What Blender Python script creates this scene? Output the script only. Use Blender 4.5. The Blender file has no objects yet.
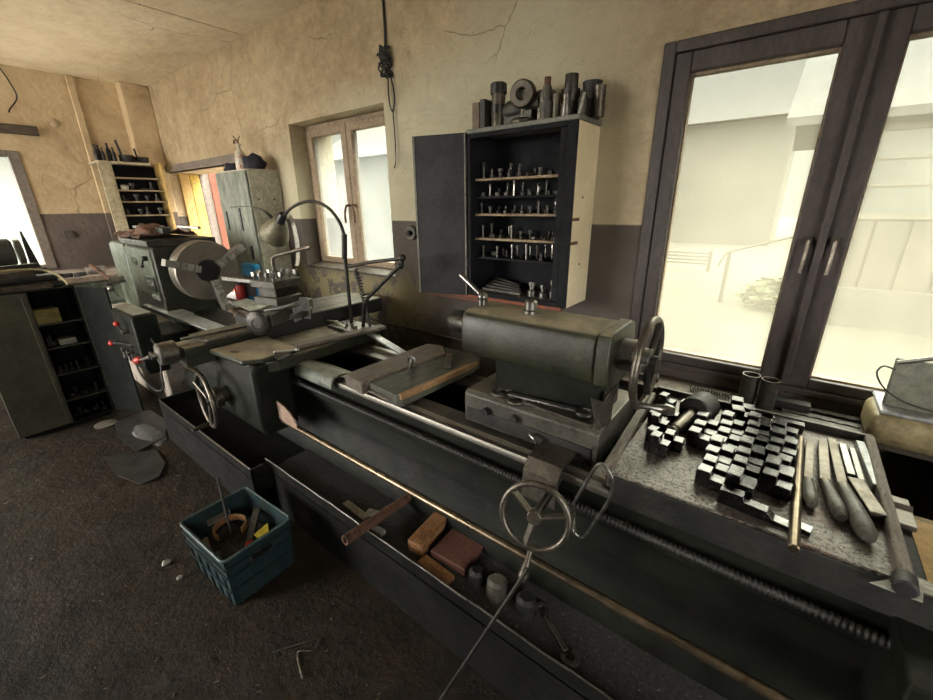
import bpy, bmesh, math, random
from mathutils import Vector, Matrix, noise
PI = math.pi
random.seed(7)
S = bpy.context.scene
COL = S.collection

# ------------------------------------------------------------------ camera
cam_d = bpy.data.cameras.new('camera')
cam_d.sensor_width = 36.0
cam_d.lens = 36.0 * 408.0 / 933.0
cam_d.clip_start = 0.02
cam = bpy.data.objects.new('camera', cam_d)
COL.objects.link(cam)
cx_ = Vector((0.78975, 0.613329, -0.011063))
cy_ = -Vector((0.196853, -0.270474, -0.942387))
cz_ = -Vector((-0.580985, 0.742072, -0.334342))
m = Matrix((cx_, cy_, cz_)).transposed().to_4x4()
m.translation = Vector((0, 0, 1.65))
cam.matrix_world = m
S.camera = cam

# ------------------------------------------------------------------ world, daylight, exposure
W = bpy.data.worlds.new('overcast_daylight')
S.world = W
SKY_LOW, SKY_UP, SKY_SUN = 0.7, 15.0, 12.0
W.use_nodes = True
bg = W.node_tree.nodes['Background']
bg.inputs[1].default_value = 1.0
_t = W.node_tree
_co = _t.nodes.new('ShaderNodeTexCoord')
_sp = _t.nodes.new('ShaderNodeSeparateXYZ')
_t.links.new(_co.outputs['Generated'], _sp.inputs[0])


def _mapr(src, a, b, c, d):
    n_ = _t.nodes.new('ShaderNodeMapRange')
    n_.interpolation_type = 'SMOOTHSTEP'
    _t.links.new(src, n_.inputs[0])
    for i_, v_ in enumerate((a, b, c, d)):
        n_.inputs[i_ + 1].default_value = v_
    return n_.outputs[0]


# thin overcast: dim hazy horizon to the north (+Y), bright cloud overhead and towards the hidden sun (-Y)
_up = _mapr(_sp.outputs[2], 0.26, 0.62, 0.0, SKY_UP)
_so = _mapr(_sp.outputs[1], 0.15, -0.7, 0.0, SKY_SUN)
_m1 = _t.nodes.new('ShaderNodeMath')
_m1.operation = 'MAXIMUM'
_t.links.new(_up, _m1.inputs[0])
_t.links.new(_so, _m1.inputs[1])
_m2 = _t.nodes.new('ShaderNodeMath')
_m2.operation = 'ADD'
_t.links.new(_m1.outputs[0], _m2.inputs[0])
_m2.inputs[1].default_value = SKY_LOW
_vm = _t.nodes.new('ShaderNodeVectorMath')
_vm.operation = 'SCALE'
_vm.inputs[0].default_value = (1.0, 0.97, 0.90)
_t.links.new(_m2.outputs[0], _vm.inputs['Scale'])
_t.links.new(_vm.outputs[0], bg.inputs[0])
S.view_settings.view_transform = 'Standard'
S.view_settings.look = 'None'
S.view_settings.gamma = 1.0
S.view_settings.use_curve_mapping = False
S.view_settings.exposure = 1.0
S.cycles.max_bounces = 10
S.cycles.diffuse_bounces = 6
S.cycles.glossy_bounces = 4
S.cycles.transparent_max_bounces = 12
S.cycles.caustics_reflective = False
S.cycles.caustics_refractive = False
S.cycles.sample_clamp_indirect = 6.0


def portal(name, loc, size, direction):
    """Sky portal filling one window opening: it only guides the sky's own light."""
    d = bpy.data.lights.new(name, 'AREA')
    d.shape = 'RECTANGLE'
    d.size, d.size_y = size
    d.cycles.is_portal = True
    o = bpy.data.objects.new(name, d)
    COL.objects.link(o)
    o.location = loc
    o.rotation_euler = Vector(direction).to_track_quat('-Z', 'Z').to_euler()
    return o


# ------------------------------------------------------------------ materials
MATS = {}


def lin(c):
    return tuple(((x / 255.0) / 12.92) if x / 255.0 <= 0.04045 else (((x / 255.0) + 0.055) / 1.055) ** 2.4 for x in c)


class NT:
    def __init__(s, name):
        s.m = bpy.data.materials.new(name)
        s.m.use_nodes = True
        s.t = s.m.node_tree
        s.b = s.t.nodes['Principled BSDF']
        s.co = s.t.nodes.new('ShaderNodeTexCoord')

    def n(s, kind, **kw):
        nd = s.t.nodes.new(kind)
        for k, v in kw.items():
            setattr(nd, k, v)
        return nd

    def link(s, a, b):
        s.t.links.new(a, b)

    def noise(s, scale, detail=4, rough=0.6, dist=0.0, vec=None):
        nd = s.n('ShaderNodeTexNoise')
        nd.inputs['Scale'].default_value = scale
        nd.inputs['Detail'].default_value = detail
        nd.inputs['Roughness'].default_value = rough
        nd.inputs['Distortion'].default_value = dist
        s.link(vec or s.co.outputs['Object'], nd.inputs['Vector'])
        return nd.outputs['Fac']

    def ramp(s, src, stops):
        r = s.n('ShaderNodeValToRGB')
        el = r.color_ramp.elements
        while len(el) < len(stops):
            el.new(0.5)
        for e, (p, c) in zip(el, stops):
            e.position = p
            if not hasattr(c, '__len__'):
                c = (c, c, c)
            e.color = (*c[:3], 1)
        s.link(src, r.inputs[0])
        return r.outputs[0]

    def mix(s, fac, a, b, mode='MIX'):
        nd = s.n('ShaderNodeMix', data_type='RGBA', blend_type=mode)
        for sock, v in ((nd.inputs[0], fac), (nd.inputs[6], a), (nd.inputs[7], b)):
            if isinstance(v, (int, float)):
                sock.default_value = v
            elif isinstance(v, tuple):
                sock.default_value = (*v[:3], 1)
            else:
                s.link(v, sock)
        return nd.outputs[2]

    def bump(s, height, strength, dist=0.01, prev=None):
        nd = s.n('ShaderNodeBump')
        nd.inputs['Strength'].default_value = strength
        nd.inputs['Distance'].default_value = dist
        s.link(height, nd.inputs['Height'])
        if prev:
            s.link(prev, nd.inputs['Normal'])
        return nd.outputs['Normal']

    def set(s, **kw):
        for k, v in kw.items():
            sock = s.b.inputs[k]
            if isinstance(v, (int, float)):
                sock.default_value = v
            elif isinstance(v, tuple):
                sock.default_value = (*v[:3], 1)
            else:
                s.link(v, sock)
        return s.m


def mat(name, c1, c2, rough=0.5, metal=0.0, scale=6, chips=None, chip_at=0.62, chip_scale=18, bump=0.15, r2=None,
        bscale=60, stretch=None, spec=0.5, dust=None, mottle=0.5):
    """General worn-surface material: two-tone noise, a layer of wear patches, uneven gloss, fine bump."""
    if name in MATS:
        return MATS[name]
    t = NT(name)
    vec = None
    if stretch:
        mp = t.n('ShaderNodeMapping')
        mp.inputs['Scale'].default_value = stretch
        t.link(t.co.outputs['Object'], mp.inputs[0])
        vec = mp.outputs[0]
    n1 = t.noise(scale, 5, 0.62, 0.2, vec)
    col = t.ramp(n1, [(0.32, c1), (0.68, c2)])
    if chips:
        n2 = t.noise(chip_scale, 6, 0.7, 0.0, vec)
        f = t.ramp(n2, [(chip_at, 0.0), (chip_at + 0.06, 1.0)])
        col = t.mix(f, col, chips)
    nf = t.noise(max(28, scale * 7), 8, 0.78, 0.0, vec)
    col = t.mix(1.0, col, t.ramp(nf, [(0.36, 1.0 - mottle), (0.62, 1.0)]), 'MULTIPLY')
    if dust:
        # settled dust on level surfaces
        ge = t.n('ShaderNodeNewGeometry')
        sx = t.n('ShaderNodeSeparateXYZ')
        t.link(ge.outputs['Normal'], sx.inputs[0])
        fz = t.ramp(sx.outputs[2], [(0.75, 0.0), (0.97, 1.0)])
        fd = t.mix(1.0, fz, t.ramp(t.noise(9, 6, 0.7), [(0.30, 0.25), (0.62, 0.85)]), 'MULTIPLY')
        col = t.mix(fd, col, dust)
    n3 = t.noise(scale * 2.3, 4, 0.6, 0.0, vec)
    rr = t.ramp(n3, [(0.3, rough), (0.7, r2 if r2 is not None else min(1, rough + 0.2))])
    n4 = t.noise(bscale, 4, 0.6, 0.0, vec)
    t.set(**{'Base Color': col, 'Roughness': rr, 'Metallic': float(metal), 'Normal': t.bump(nf, bump, 0.005, t.bump(n4, bump, 0.004)),
             'Specular IOR Level': spec})
    MATS[name] = t.m
    return t.m


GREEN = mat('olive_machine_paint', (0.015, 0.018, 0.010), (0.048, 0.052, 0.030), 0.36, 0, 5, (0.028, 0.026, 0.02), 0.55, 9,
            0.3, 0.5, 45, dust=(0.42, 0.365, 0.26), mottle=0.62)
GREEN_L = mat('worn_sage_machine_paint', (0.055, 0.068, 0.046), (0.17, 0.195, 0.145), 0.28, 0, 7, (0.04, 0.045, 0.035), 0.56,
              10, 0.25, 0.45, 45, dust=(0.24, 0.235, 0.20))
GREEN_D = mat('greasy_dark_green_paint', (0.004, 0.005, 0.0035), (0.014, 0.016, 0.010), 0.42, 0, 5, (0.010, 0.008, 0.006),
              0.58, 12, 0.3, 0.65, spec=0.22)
CAST = mat('oily_cast_iron', (0.014, 0.015, 0.014), (0.04, 0.038, 0.033), 0.42, 0.2, 6, (0.07, 0.055, 0.04), 0.66, 20,
           0.4, 0.65, 80)
CAST_L = mat('dull_grey_cast_iron', (0.055, 0.053, 0.045), (0.12, 0.113, 0.092), 0.4, 0.4, 8, (0.05, 0.04, 0.03), 0.6, 20,
             0.3, 0.6, 80, dust=(0.24, 0.215, 0.165))
WAY = mat('polished_bed_way_steel', (0.13, 0.12, 0.10), (0.27, 0.255, 0.225), 0.36, 0.85, 6, (0.16, 0.12, 0.08), 0.6, 14,
          0.1, 0.45, 60, (0.3, 4, 4))
STEEL = mat('handled_bright_steel', (0.22, 0.215, 0.20), (0.40, 0.385, 0.355), 0.25, 0.95, 9, (0.2, 0.16, 0.12), 0.62, 25,
            0.08, 0.42)
STEEL_D = mat('dark_tarnished_steel', (0.04, 0.038, 0.034), (0.10, 0.094, 0.083), 0.35, 0.8, 10, (0.05, 0.035, 0.025), 0.6,
              25, 0.15, 0.55)
STEEL_W = mat('warm_worn_steel', (0.11, 0.097, 0.078), (0.22, 0.195, 0.16), 0.32, 0.85, 8, (0.14, 0.10, 0.07), 0.6, 20,
              0.12, 0.5)
JAWM = mat('blued_hard_jaw_steel', (0.07, 0.07, 0.07), (0.15, 0.15, 0.147), 0.17, 1.0, 14, (0.05, 0.043, 0.036), 0.62, 30,
           0.1, 0.30, mottle=0.3)
RODB = mat('bronzed_feed_rod_steel', (0.17, 0.135, 0.09), (0.27, 0.215, 0.145), 0.25, 0.9, 4, (0.15, 0.10, 0.06), 0.62, 20,
           0.05, 0.4)
PALEM = mat('pale_galvanised_sheet', (0.36, 0.38, 0.385), (0.54, 0.56, 0.56), 0.35, 0.35, 5, (0.3, 0.29, 0.27), 0.62, 20,
            0.08, 0.5)
RED = mat('red_plastic_knob', (0.5, 0.03, 0.02), (0.68, 0.05, 0.03), 0.3, 0, 20, bump=0.02)
BLACK = mat('black_rubber', (0.012, 0.012, 0.013), (0.03, 0.03, 0.03), 0.5, 0, 20, bump=0.1)
BLACKSH = mat('black_enamel', (0.01, 0.01, 0.01), (0.02, 0.02, 0.022), 0.25, 0, 20, bump=0.05)
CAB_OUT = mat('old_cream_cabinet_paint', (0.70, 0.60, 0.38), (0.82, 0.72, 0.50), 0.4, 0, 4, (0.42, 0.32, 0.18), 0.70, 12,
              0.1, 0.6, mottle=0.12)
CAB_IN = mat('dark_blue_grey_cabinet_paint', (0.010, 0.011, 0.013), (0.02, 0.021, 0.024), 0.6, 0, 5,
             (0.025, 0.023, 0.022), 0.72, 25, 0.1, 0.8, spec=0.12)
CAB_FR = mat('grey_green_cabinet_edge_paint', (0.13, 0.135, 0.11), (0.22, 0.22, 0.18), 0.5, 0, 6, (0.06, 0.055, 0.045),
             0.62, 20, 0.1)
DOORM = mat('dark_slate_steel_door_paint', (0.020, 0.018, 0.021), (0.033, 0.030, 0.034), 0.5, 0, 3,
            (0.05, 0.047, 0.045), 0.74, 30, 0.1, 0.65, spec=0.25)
SHELFW = mat('bare_shelf_wood', (0.24, 0.17, 0.10), (0.40, 0.30, 0.19), 0.7, 0, 6, (0.10, 0.07, 0.045), 0.6, 14, 0.2)
WIN_D = mat('dark_brown_window_paint', (0.055, 0.043, 0.042), (0.088, 0.070, 0.065), 0.45, 0, 3, (0.17, 0.12, 0.08), 0.7,
            20, 0.15, 0.6, 40, (3, 3, 1))
WIN_L = mat('tan_window_paint', (0.28, 0.20, 0.125), (0.40, 0.30, 0.20), 0.5, 0, 5, (0.22, 0.15, 0.09), 0.66, 20, 0.15)
WIN_G = mat('grey_brown_window_paint', (0.17, 0.14, 0.12), (0.25, 0.21, 0.18), 0.5, 0, 5, (0.10, 0.08, 0.06), 0.64, 20, 0.1)
WOODD = mat('oil_soaked_timber', (0.045, 0.033, 0.024), (0.12, 0.09, 0.065), 0.5, 0, 5, (0.02, 0.016, 0.012), 0.56, 16,
            0.5, 0.7, 40, (1.5, 1.5, 8))
WOODT = mat('worn_grey_brown_timber', (0.11, 0.088, 0.068), (0.24, 0.20, 0.16), 0.5, 0, 6, (0.05, 0.038, 0.03), 0.56, 20,
            0.5, 0.75, 50, (8, 1.2, 8))
WOODG = mat('green_stained_timber', (0.05, 0.055, 0.042), (0.13, 0.13, 0.10), 0.5, 0, 6, (0.30, 0.17, 0.08), 0.68, 16,
            0.4, 0.7, 50, (6, 1.2, 6))
WOODL = mat('raw_split_timber', (0.35, 0.19, 0.085), (0.5, 0.3, 0.15), 0.7, 0, 10, bump=0.3)
WOODY = mat('yellow_varnished_wood', (0.55, 0.36, 0.12), (0.75, 0.52, 0.2), 0.45, 0, 6, (0.42, 0.24, 0.08), 0.66, 10,
            0.15, 0.6, 40, (4, 4, 1))
HANDLE = mat('dirty_wooden_file_handle', (0.045, 0.040, 0.032), (0.11, 0.10, 0.08), 0.33, 0, 8, (0.035, 0.03, 0.025), 0.6,
             20, 0.15, 0.55)
TEAL = mat('grimy_teal_plastic', (0.008, 0.022, 0.026), (0.016, 0.044, 0.050), 0.4, 0, 8, (0.022, 0.035, 0.03), 0.52, 12,
           0.15, 0.6)
TEALR = mat('pale_scuffed_teal_rim', (0.05, 0.10, 0.10), (0.10, 0.15, 0.145), 0.4, 0, 12, bump=0.1)
BLUEP = mat('bright_blue_plastic', (0.01, 0.28, 0.65), (0.02, 0.36, 0.8), 0.35, 0, 8, (0.6, 0.7, 0.75), 0.6, 6, 0.05)
PAPER = mat('dirty_white_paper', (0.32, 0.32, 0.27), (0.52, 0.52, 0.46), 0.8, 0, 12, (0.25, 0.24, 0.2), 0.6, 20, 0.2)
PAPERG = mat('oily_grey_card', (0.022, 0.022, 0.020), (0.055, 0.055, 0.05), 0.3, 0, 8, (0.03, 0.03, 0.028), 0.58, 14, 0.2)
YELLOW = mat('yellow_wrapper', (0.6, 0.48, 0.03), (0.8, 0.66, 0.08), 0.5, 0, 12, bump=0.2)
YELLOWD = mat('faded_mustard_cardboard', (0.24, 0.20, 0.06), (0.36, 0.31, 0.11), 0.7, 0, 12, (0.1, 0.08, 0.04), 0.62, 20)
BELT = mat('brown_leather_strap', (0.26, 0.13, 0.05), (0.42, 0.23, 0.09), 0.5, 0, 12, bump=0.15)
RUST = mat('rusty_iron', (0.09, 0.045, 0.028), (0.20, 0.10, 0.06), 0.7, 0.2, 12, (0.05, 0.03, 0.02), 0.58, 20, 0.35)
ORANGE = mat('orange_brown_wood_offcut', (0.22, 0.10, 0.035), (0.36, 0.18, 0.07), 0.65, 0, 9, (0.09, 0.045, 0.02), 0.6,
             14, 0.3)
REDP = mat('orange_red_paint', (0.13, 0.038, 0.018), (0.18, 0.055, 0.026), 0.6, 0, 8, bump=0.05)
WHITEP = mat('whitewashed_plaster', (0.16, 0.135, 0.115), (0.20, 0.175, 0.15), 0.9, 0, 4, (0.14, 0.10, 0.07), 0.7, 8)
LOCKER = mat('scratched_grey_green_paint', (0.14, 0.16, 0.13), (0.36, 0.375, 0.32), 0.45, 0, 7, (0.07, 0.09, 0.075), 0.6,
             9, 0.2, 0.7, 60, (4, 4, 0.8))
LOCKERS = mat('faded_cream_locker_paint', (0.42, 0.40, 0.31), (0.55, 0.53, 0.43), 0.5, 0, 3, (0.3, 0.27, 0.2), 0.7, 8, 0.1)
KRAFT = mat('faded_brown_card', (0.17, 0.125, 0.095), (0.26, 0.20, 0.155), 0.8, 0, 8, bump=0.1)
PINK = mat('dusty_pink_brown_leather', (0.34, 0.22, 0.16), (0.48, 0.33, 0.25), 0.7, 0, 14, (0.2, 0.12, 0.08), 0.62, 20, 0.2)
CANM = mat('yellowed_enamel_tank', (0.26, 0.21, 0.11), (0.42, 0.35, 0.20), 0.3, 0.1, 4, (0.10, 0.07, 0.04), 0.6, 9, 0.15)
PLATEM = mat('pale_grey_green_enamel', (0.17, 0.175, 0.13), (0.26, 0.265, 0.21), 0.4, 0, 5, (0.2, 0.18, 0.13), 0.68, 12, 0.1)
CHAIRM = mat('yellow_brown_moulded_seat', (0.28, 0.17, 0.06), (0.48, 0.31, 0.13), 0.35, 0, 4, (0.13, 0.08, 0.04), 0.62, 8, 0.1)
SHADE = mat('olive_enamel_lamp_shade', (0.13, 0.122, 0.075), (0.26, 0.235, 0.155), 0.35, 0.2, 8, (0.05, 0.045, 0.035), 0.62,
            20, 0.1)
BEIGE = mat('dusty_beige_casting_paint', (0.30, 0.25, 0.20), (0.44, 0.38, 0.32), 0.6, 0, 4, (0.10, 0.085, 0.07), 0.6, 7, 0.2)
JAWP = mat('machined_jaw_face_steel', (0.22, 0.205, 0.18), (0.38, 0.36, 0.32), 0.4, 0.35, 14, (0.12, 0.10, 0.08), 0.6, 26, 0.1)
BRICK = None


def tray_mat():
    t = NT('rust_stained_gritty_tray')
    n1 = t.noise(7, 5, 0.65, 0.3)
    c = t.ramp(n1, [(0.35, (0.21, 0.19, 0.165)), (0.55, (0.125, 0.112, 0.098)), (0.75, (0.15, 0.075, 0.045))])
    n2 = t.noise(75, 3, 0.8)
    c = t.mix(t.ramp(n2, [(0.50, 0.0), (0.57, 0.9)]), c, (0.022, 0.017, 0.014))
    n3 = t.noise(190, 2, 0.6)
    c = t.mix(t.ramp(n3, [(0.66, 0.0), (0.70, 1.0)]), c, (0.45, 0.42, 0.38))
    return t.set(**{'Base Color': c, 'Roughness': 0.42, 'Metallic': 0.35,
                    'Normal': t.bump(t.noise(90, 4, 0.7), 0.6, 0.004)})


TRAYM = tray_mat()


def plaster(name, base, base2, upper_stain, dado_z, dado, peel=None, patch=None, rough_amt=1.0):
    """Old lime plaster; painted dado band below dado_z, cracks, soot blotches, peeled spots."""
    t = NT(name)
    n1 = t.noise(0.9, 6, 0.62, 0.4)
    c = t.ramp(n1, [(0.3, base), (0.7, base2)])
    n2 = t.noise(3.5, 6, 0.7)
    c = t.mix(t.ramp(n2, [(0.42, 0.0), (0.72, 0.65)]), c, upper_stain)
    c = t.mix(1.0, c, t.ramp(t.noise(16, 9, 0.8, 0.6), [(0.34, 1 - 0.28 * rough_amt), (0.60, 1.0)]), 'MULTIPLY')
    sep = t.n('ShaderNodeSeparateXYZ')
    t.link(t.co.outputs['Object'], sep.inputs[0])
    if patch:
        # paler, greenish trowelled repair between the windows
        x0, x1, slope, z0, pc = patch
        nd = t.n('ShaderNodeMath', operation='MULTIPLY_ADD')
        t.link(sep.outputs[0], nd.inputs[0])
        nd.inputs[1].default_value = slope
        nz = t.n('ShaderNodeMath', operation='ADD')
        t.link(nd.outputs[0], nz.inputs[0])
        t.link(sep.outputs[2], nz.inputs[1])
        nz2 = t.n('ShaderNodeMath', operation='MULTIPLY_ADD')
        t.link(t.noise(2.2, 5, 0.6), nz2.inputs[0])
        nz2.inputs[1].default_value = 0.9
        t.link(nz.outputs[0], nz2.inputs[2])
        f = t.ramp(nz2.outputs[0], [(0.0, 1.0), (1.0, 0.0)])
        mr = t.n('ShaderNodeMapRange')
        t.link(nz2.outputs[0], mr.inputs[0])
        mr.inputs[1].default_value = z0
        mr.inputs[2].default_value = z0 + 0.35
        mr.inputs[3].default_value = 1.0
        mr.inputs[4].default_value = 0.0
        gx = t.n('ShaderNodeMapRange')
        t.link(sep.outputs[0], gx.inputs[0])
        gx.inputs[1].default_value = x0 - 0.35
        gx.inputs[2].default_value = x0 + 0.25
        gx2 = t.n('ShaderNodeMapRange')
        t.link(sep.outputs[0], gx2.inputs[0])
        gx2.inputs[1].default_value = x1 - 0.6
        gx2.inputs[2].default_value = x1 + 0.1
        gx2.inputs[3].default_value = 1.0
        gx2.inputs[4].default_value = 0.0
        a = t.n('ShaderNodeMath', operation='MULTIPLY')
        t.link(mr.outputs[0], a.inputs[0])
        t.link(gx.outputs[0], a.inputs[1])
        b = t.n('ShaderNodeMath', operation='MULTIPLY')
        t.link(a.outputs[0], b.inputs[0])
        t.link(gx2.outputs[0], b.inputs[1])
        c = t.mix(b.outputs[0], c, pc)
    # hairline cracks
    vo = t.n('ShaderNodeTexVoronoi', feature='DISTANCE_TO_EDGE')
    vo.inputs['Scale'].default_value = 0.9
    mpn = t.n('ShaderNodeMix', data_type='VECTOR')
    mpn.inputs[0].default_value = 0.16
    t.link(t.co.outputs['Object'], mpn.inputs[4])
    nc = t.n('ShaderNodeTexNoise')
    nc.inputs['Scale'].default_value = 3
    nc.inputs['Detail'].default_value = 6
    t.link(t.co.outputs['Object'], nc.inputs['Vector'])
    t.link(nc.outputs['Color'], mpn.inputs[5])
    t.link(mpn.outputs[1], vo.inputs['Vector'])
    crack = t.ramp(vo.outputs['Distance'], [(0.0, 0.8), (0.0035, 0.0)])
    gate = t.ramp(t.noise(1.3, 2), [(0.5, 0.0), (0.58, 1.0)])
    cm = t.mix(1.0, crack, gate, 'MULTIPLY')
    c = t.mix(cm, c, (0.12, 0.09, 0.06))
    c = t.mix(t.ramp(t.noise(30, 3), [(0.70, 0.0), (0.74, 0.6)]), c, (0.14, 0.10, 0.07))
    if dado_z:
        nz = t.noise(6, 4)
        dd = t.mix(t.ramp(t.noise(2.5, 5), [(0.4, 0.0), (0.7, 1.0)]), dado, tuple(x * 1.45 for x in dado))
        if peel:
            gx_ = t.n('ShaderNodeMapRange')
            t.link(sep.outputs[0], gx_.inputs[0])
            gx_.inputs[1].default_value, gx_.inputs[2].default_value = -1.9, -2.3
            gz_ = t.n('ShaderNodeMapRange')
            t.link(sep.outputs[2], gz_.inputs[0])
            gz_.inputs[1].default_value, gz_.inputs[2].default_value = 1.22, 1.05
            pk = t.mix(1.0, t.ramp(t.noise(5.5, 7, 0.72), [(0.46, 0.0), (0.49, 1.0)]), gx_.outputs[0], 'MULTIPLY')
            pk = t.mix(1.0, pk, gz_.outputs[0], 'MULTIPLY')
            dd = t.mix(pk, dd, peel)
        f = t.n('ShaderNodeMapRange')
        t.link(sep.outputs[2], f.inputs[0])
        f.inputs[1].default_value = dado_z - 0.004
        f.inputs[2].default_value = dado_z + 0.004
        c = t.mix(f.outputs[0], dd, c)
    h = t.noise(9, 9, 0.74, 1.2)
    nb = t.bump(h, 0.62 * rough_amt, 0.04)
    nb = t.bump(t.noise(2.5, 3), 0.3, 0.10, nb)
    nb = t.bump(crack, 0.2, 0.01, nb)
    return t.set(**{'Base Color': c, 'Roughness': 0.85, 'Normal': nb, 'Specular IOR Level': 0.25})


P_BACK = plaster('old_tan_plaster_window_wall', (0.44, 0.345, 0.215), (0.58, 0.47, 0.31), (0.29, 0.21, 0.13), 1.55,
                 (0.085, 0.072, 0.062), (0.20, 0.17, 0.09), (-3.9, -0.55, -0.27, 3.85, (0.54, 0.50, 0.36)))
P_LEFT = plaster('old_tan_plaster_end_wall', (0.52, 0.40, 0.25), (0.64, 0.51, 0.33), (0.36, 0.26, 0.16), 1.61,
                 (0.11, 0.088, 0.078), rough_amt=0.5)
P_OTHER = plaster('old_tan_plaster_rear_walls', (0.5, 0.4, 0.26), (0.62, 0.51, 0.34), (0.36, 0.26, 0.16), 1.55,
                  (0.10, 0.08, 0.07))
PANB = mat('oil_black_sheet_metal', (0.005, 0.005, 0.005), (0.014, 0.014, 0.012), 0.7, 0, 7, (0.02, 0.017, 0.012), 0.62, 20, 0.3, 0.9, spec=0.12)
P_CEIL = plaster('smoke_stained_ceiling_plaster', (0.76, 0.66, 0.48), (0.86, 0.77, 0.59), (0.62, 0.50, 0.34), None, None, rough_amt=0.4)


def floor_mat():
    t = NT('oil_blackened_concrete_floor')
    c = t.ramp(t.noise(0.8, 7, 0.7, 0.8), [(0.36, (0.006, 0.0045, 0.003)), (0.64, (0.031, 0.021, 0.0105))])
    c = t.mix(t.ramp(t.noise(5, 8, 0.75, 0.1), [(0.47, 0.0), (0.72, 0.8)]), c, (0.056, 0.035, 0.016))
    c = t.mix(t.ramp(t.noise(38, 6, 0.8), [(0.46, 0.0), (0.60, 0.92)]), c, (0.006, 0.005, 0.004))
    c = t.mix(t.ramp(t.noise(60, 3, 0.7), [(0.68, 0.0), (0.72, 0.6)]), c, (0.11, 0.09, 0.055))
    nb = t.bump(t.noise(40, 8, 0.8), 1.0, 0.012)
    nb = t.bump(t.noise(7, 6, 0.7, 0.0), 0.6, 0.05, nb)
    r = t.ramp(t.noise(2.2, 5), [(0.35, 0.45), (0.65, 0.85)])
    return t.set(**{'Base Color': c, 'Roughness': r, 'Normal': nb, 'Specular IOR Level': 0.2})


FLOORM = floor_mat()


# (dust film)
def pane_mat(name, tint, dirt):
    """Dusty window glass: clear pane with a thin film of dirt that scatters the daylight."""
    t = NT(name)
    nt = t.t
    out = nt.nodes['Material Output']
    nt.nodes.remove(t.b)
    tr = t.n('ShaderNodeBsdfTransparent')
    tr.inputs[0].default_value = (0.70, 0.715, 0.665, 1)
    tl = t.n('ShaderNodeBsdfTranslucent')
    tl.inputs[0].default_value = (*tint, 1)
    gl = t.n('ShaderNodeBsdfGlossy')
    gl.inputs[1].default_value = 0.05
    f = t.ramp(t.noise(3.0, 6, 0.65), [(0.3, dirt * 0.8), (0.7, dirt * 1.25)])
    a = t.n('ShaderNodeMixShader')
    t.link(f, a.inputs[0])
    t.link(tr.outputs[0], a.inputs[1])
    t.link(tl.outputs[0], a.inputs[2])
    b = t.n('ShaderNodeMixShader')
    b.inputs[0].default_value = 0.012
    t.link(a.outputs[0], b.inputs[1])
    t.link(gl.outputs[0], b.inputs[2])
    t.link(b.outputs[0], out.inputs[0])
    return t.m


GLASS = pane_mat('dusty_yellowed_glass', (0.9, 0.85, 0.66), 0.085)
GLASS2 = pane_mat('dusty_clear_glass', (0.85, 0.9, 0.88), 0.085)


def brick_mat():
    t = NT('exposed_red_brick')
    br = t.n('ShaderNodeTexBrick')
    br.inputs['Color1'].default_value = (0.30, 0.085, 0.045, 1)
    br.inputs['Color2'].default_value = (0.20, 0.065, 0.04, 1)
    br.inputs['Mortar'].default_value = (0.10, 0.08, 0.06, 1)
    br.inputs['Scale'].default_value = 4
    mp = t.n('ShaderNodeMapping')
    mp.inputs['Rotation'].default_value = (PI / 2, 0, 0)
    t.link(t.co.outputs['Object'], mp.inputs[0])
    t.link(mp.outputs[0], br.inputs['Vector'])
    return t.set(**{'Base Color': br.outputs['Color'], 'Roughness': 0.85, 'Normal': t.bump(t.noise(50), 0.5, 0.01)})


BRICK = brick_mat()

# ------------------------------------------------------------------ mesh helpers


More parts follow.
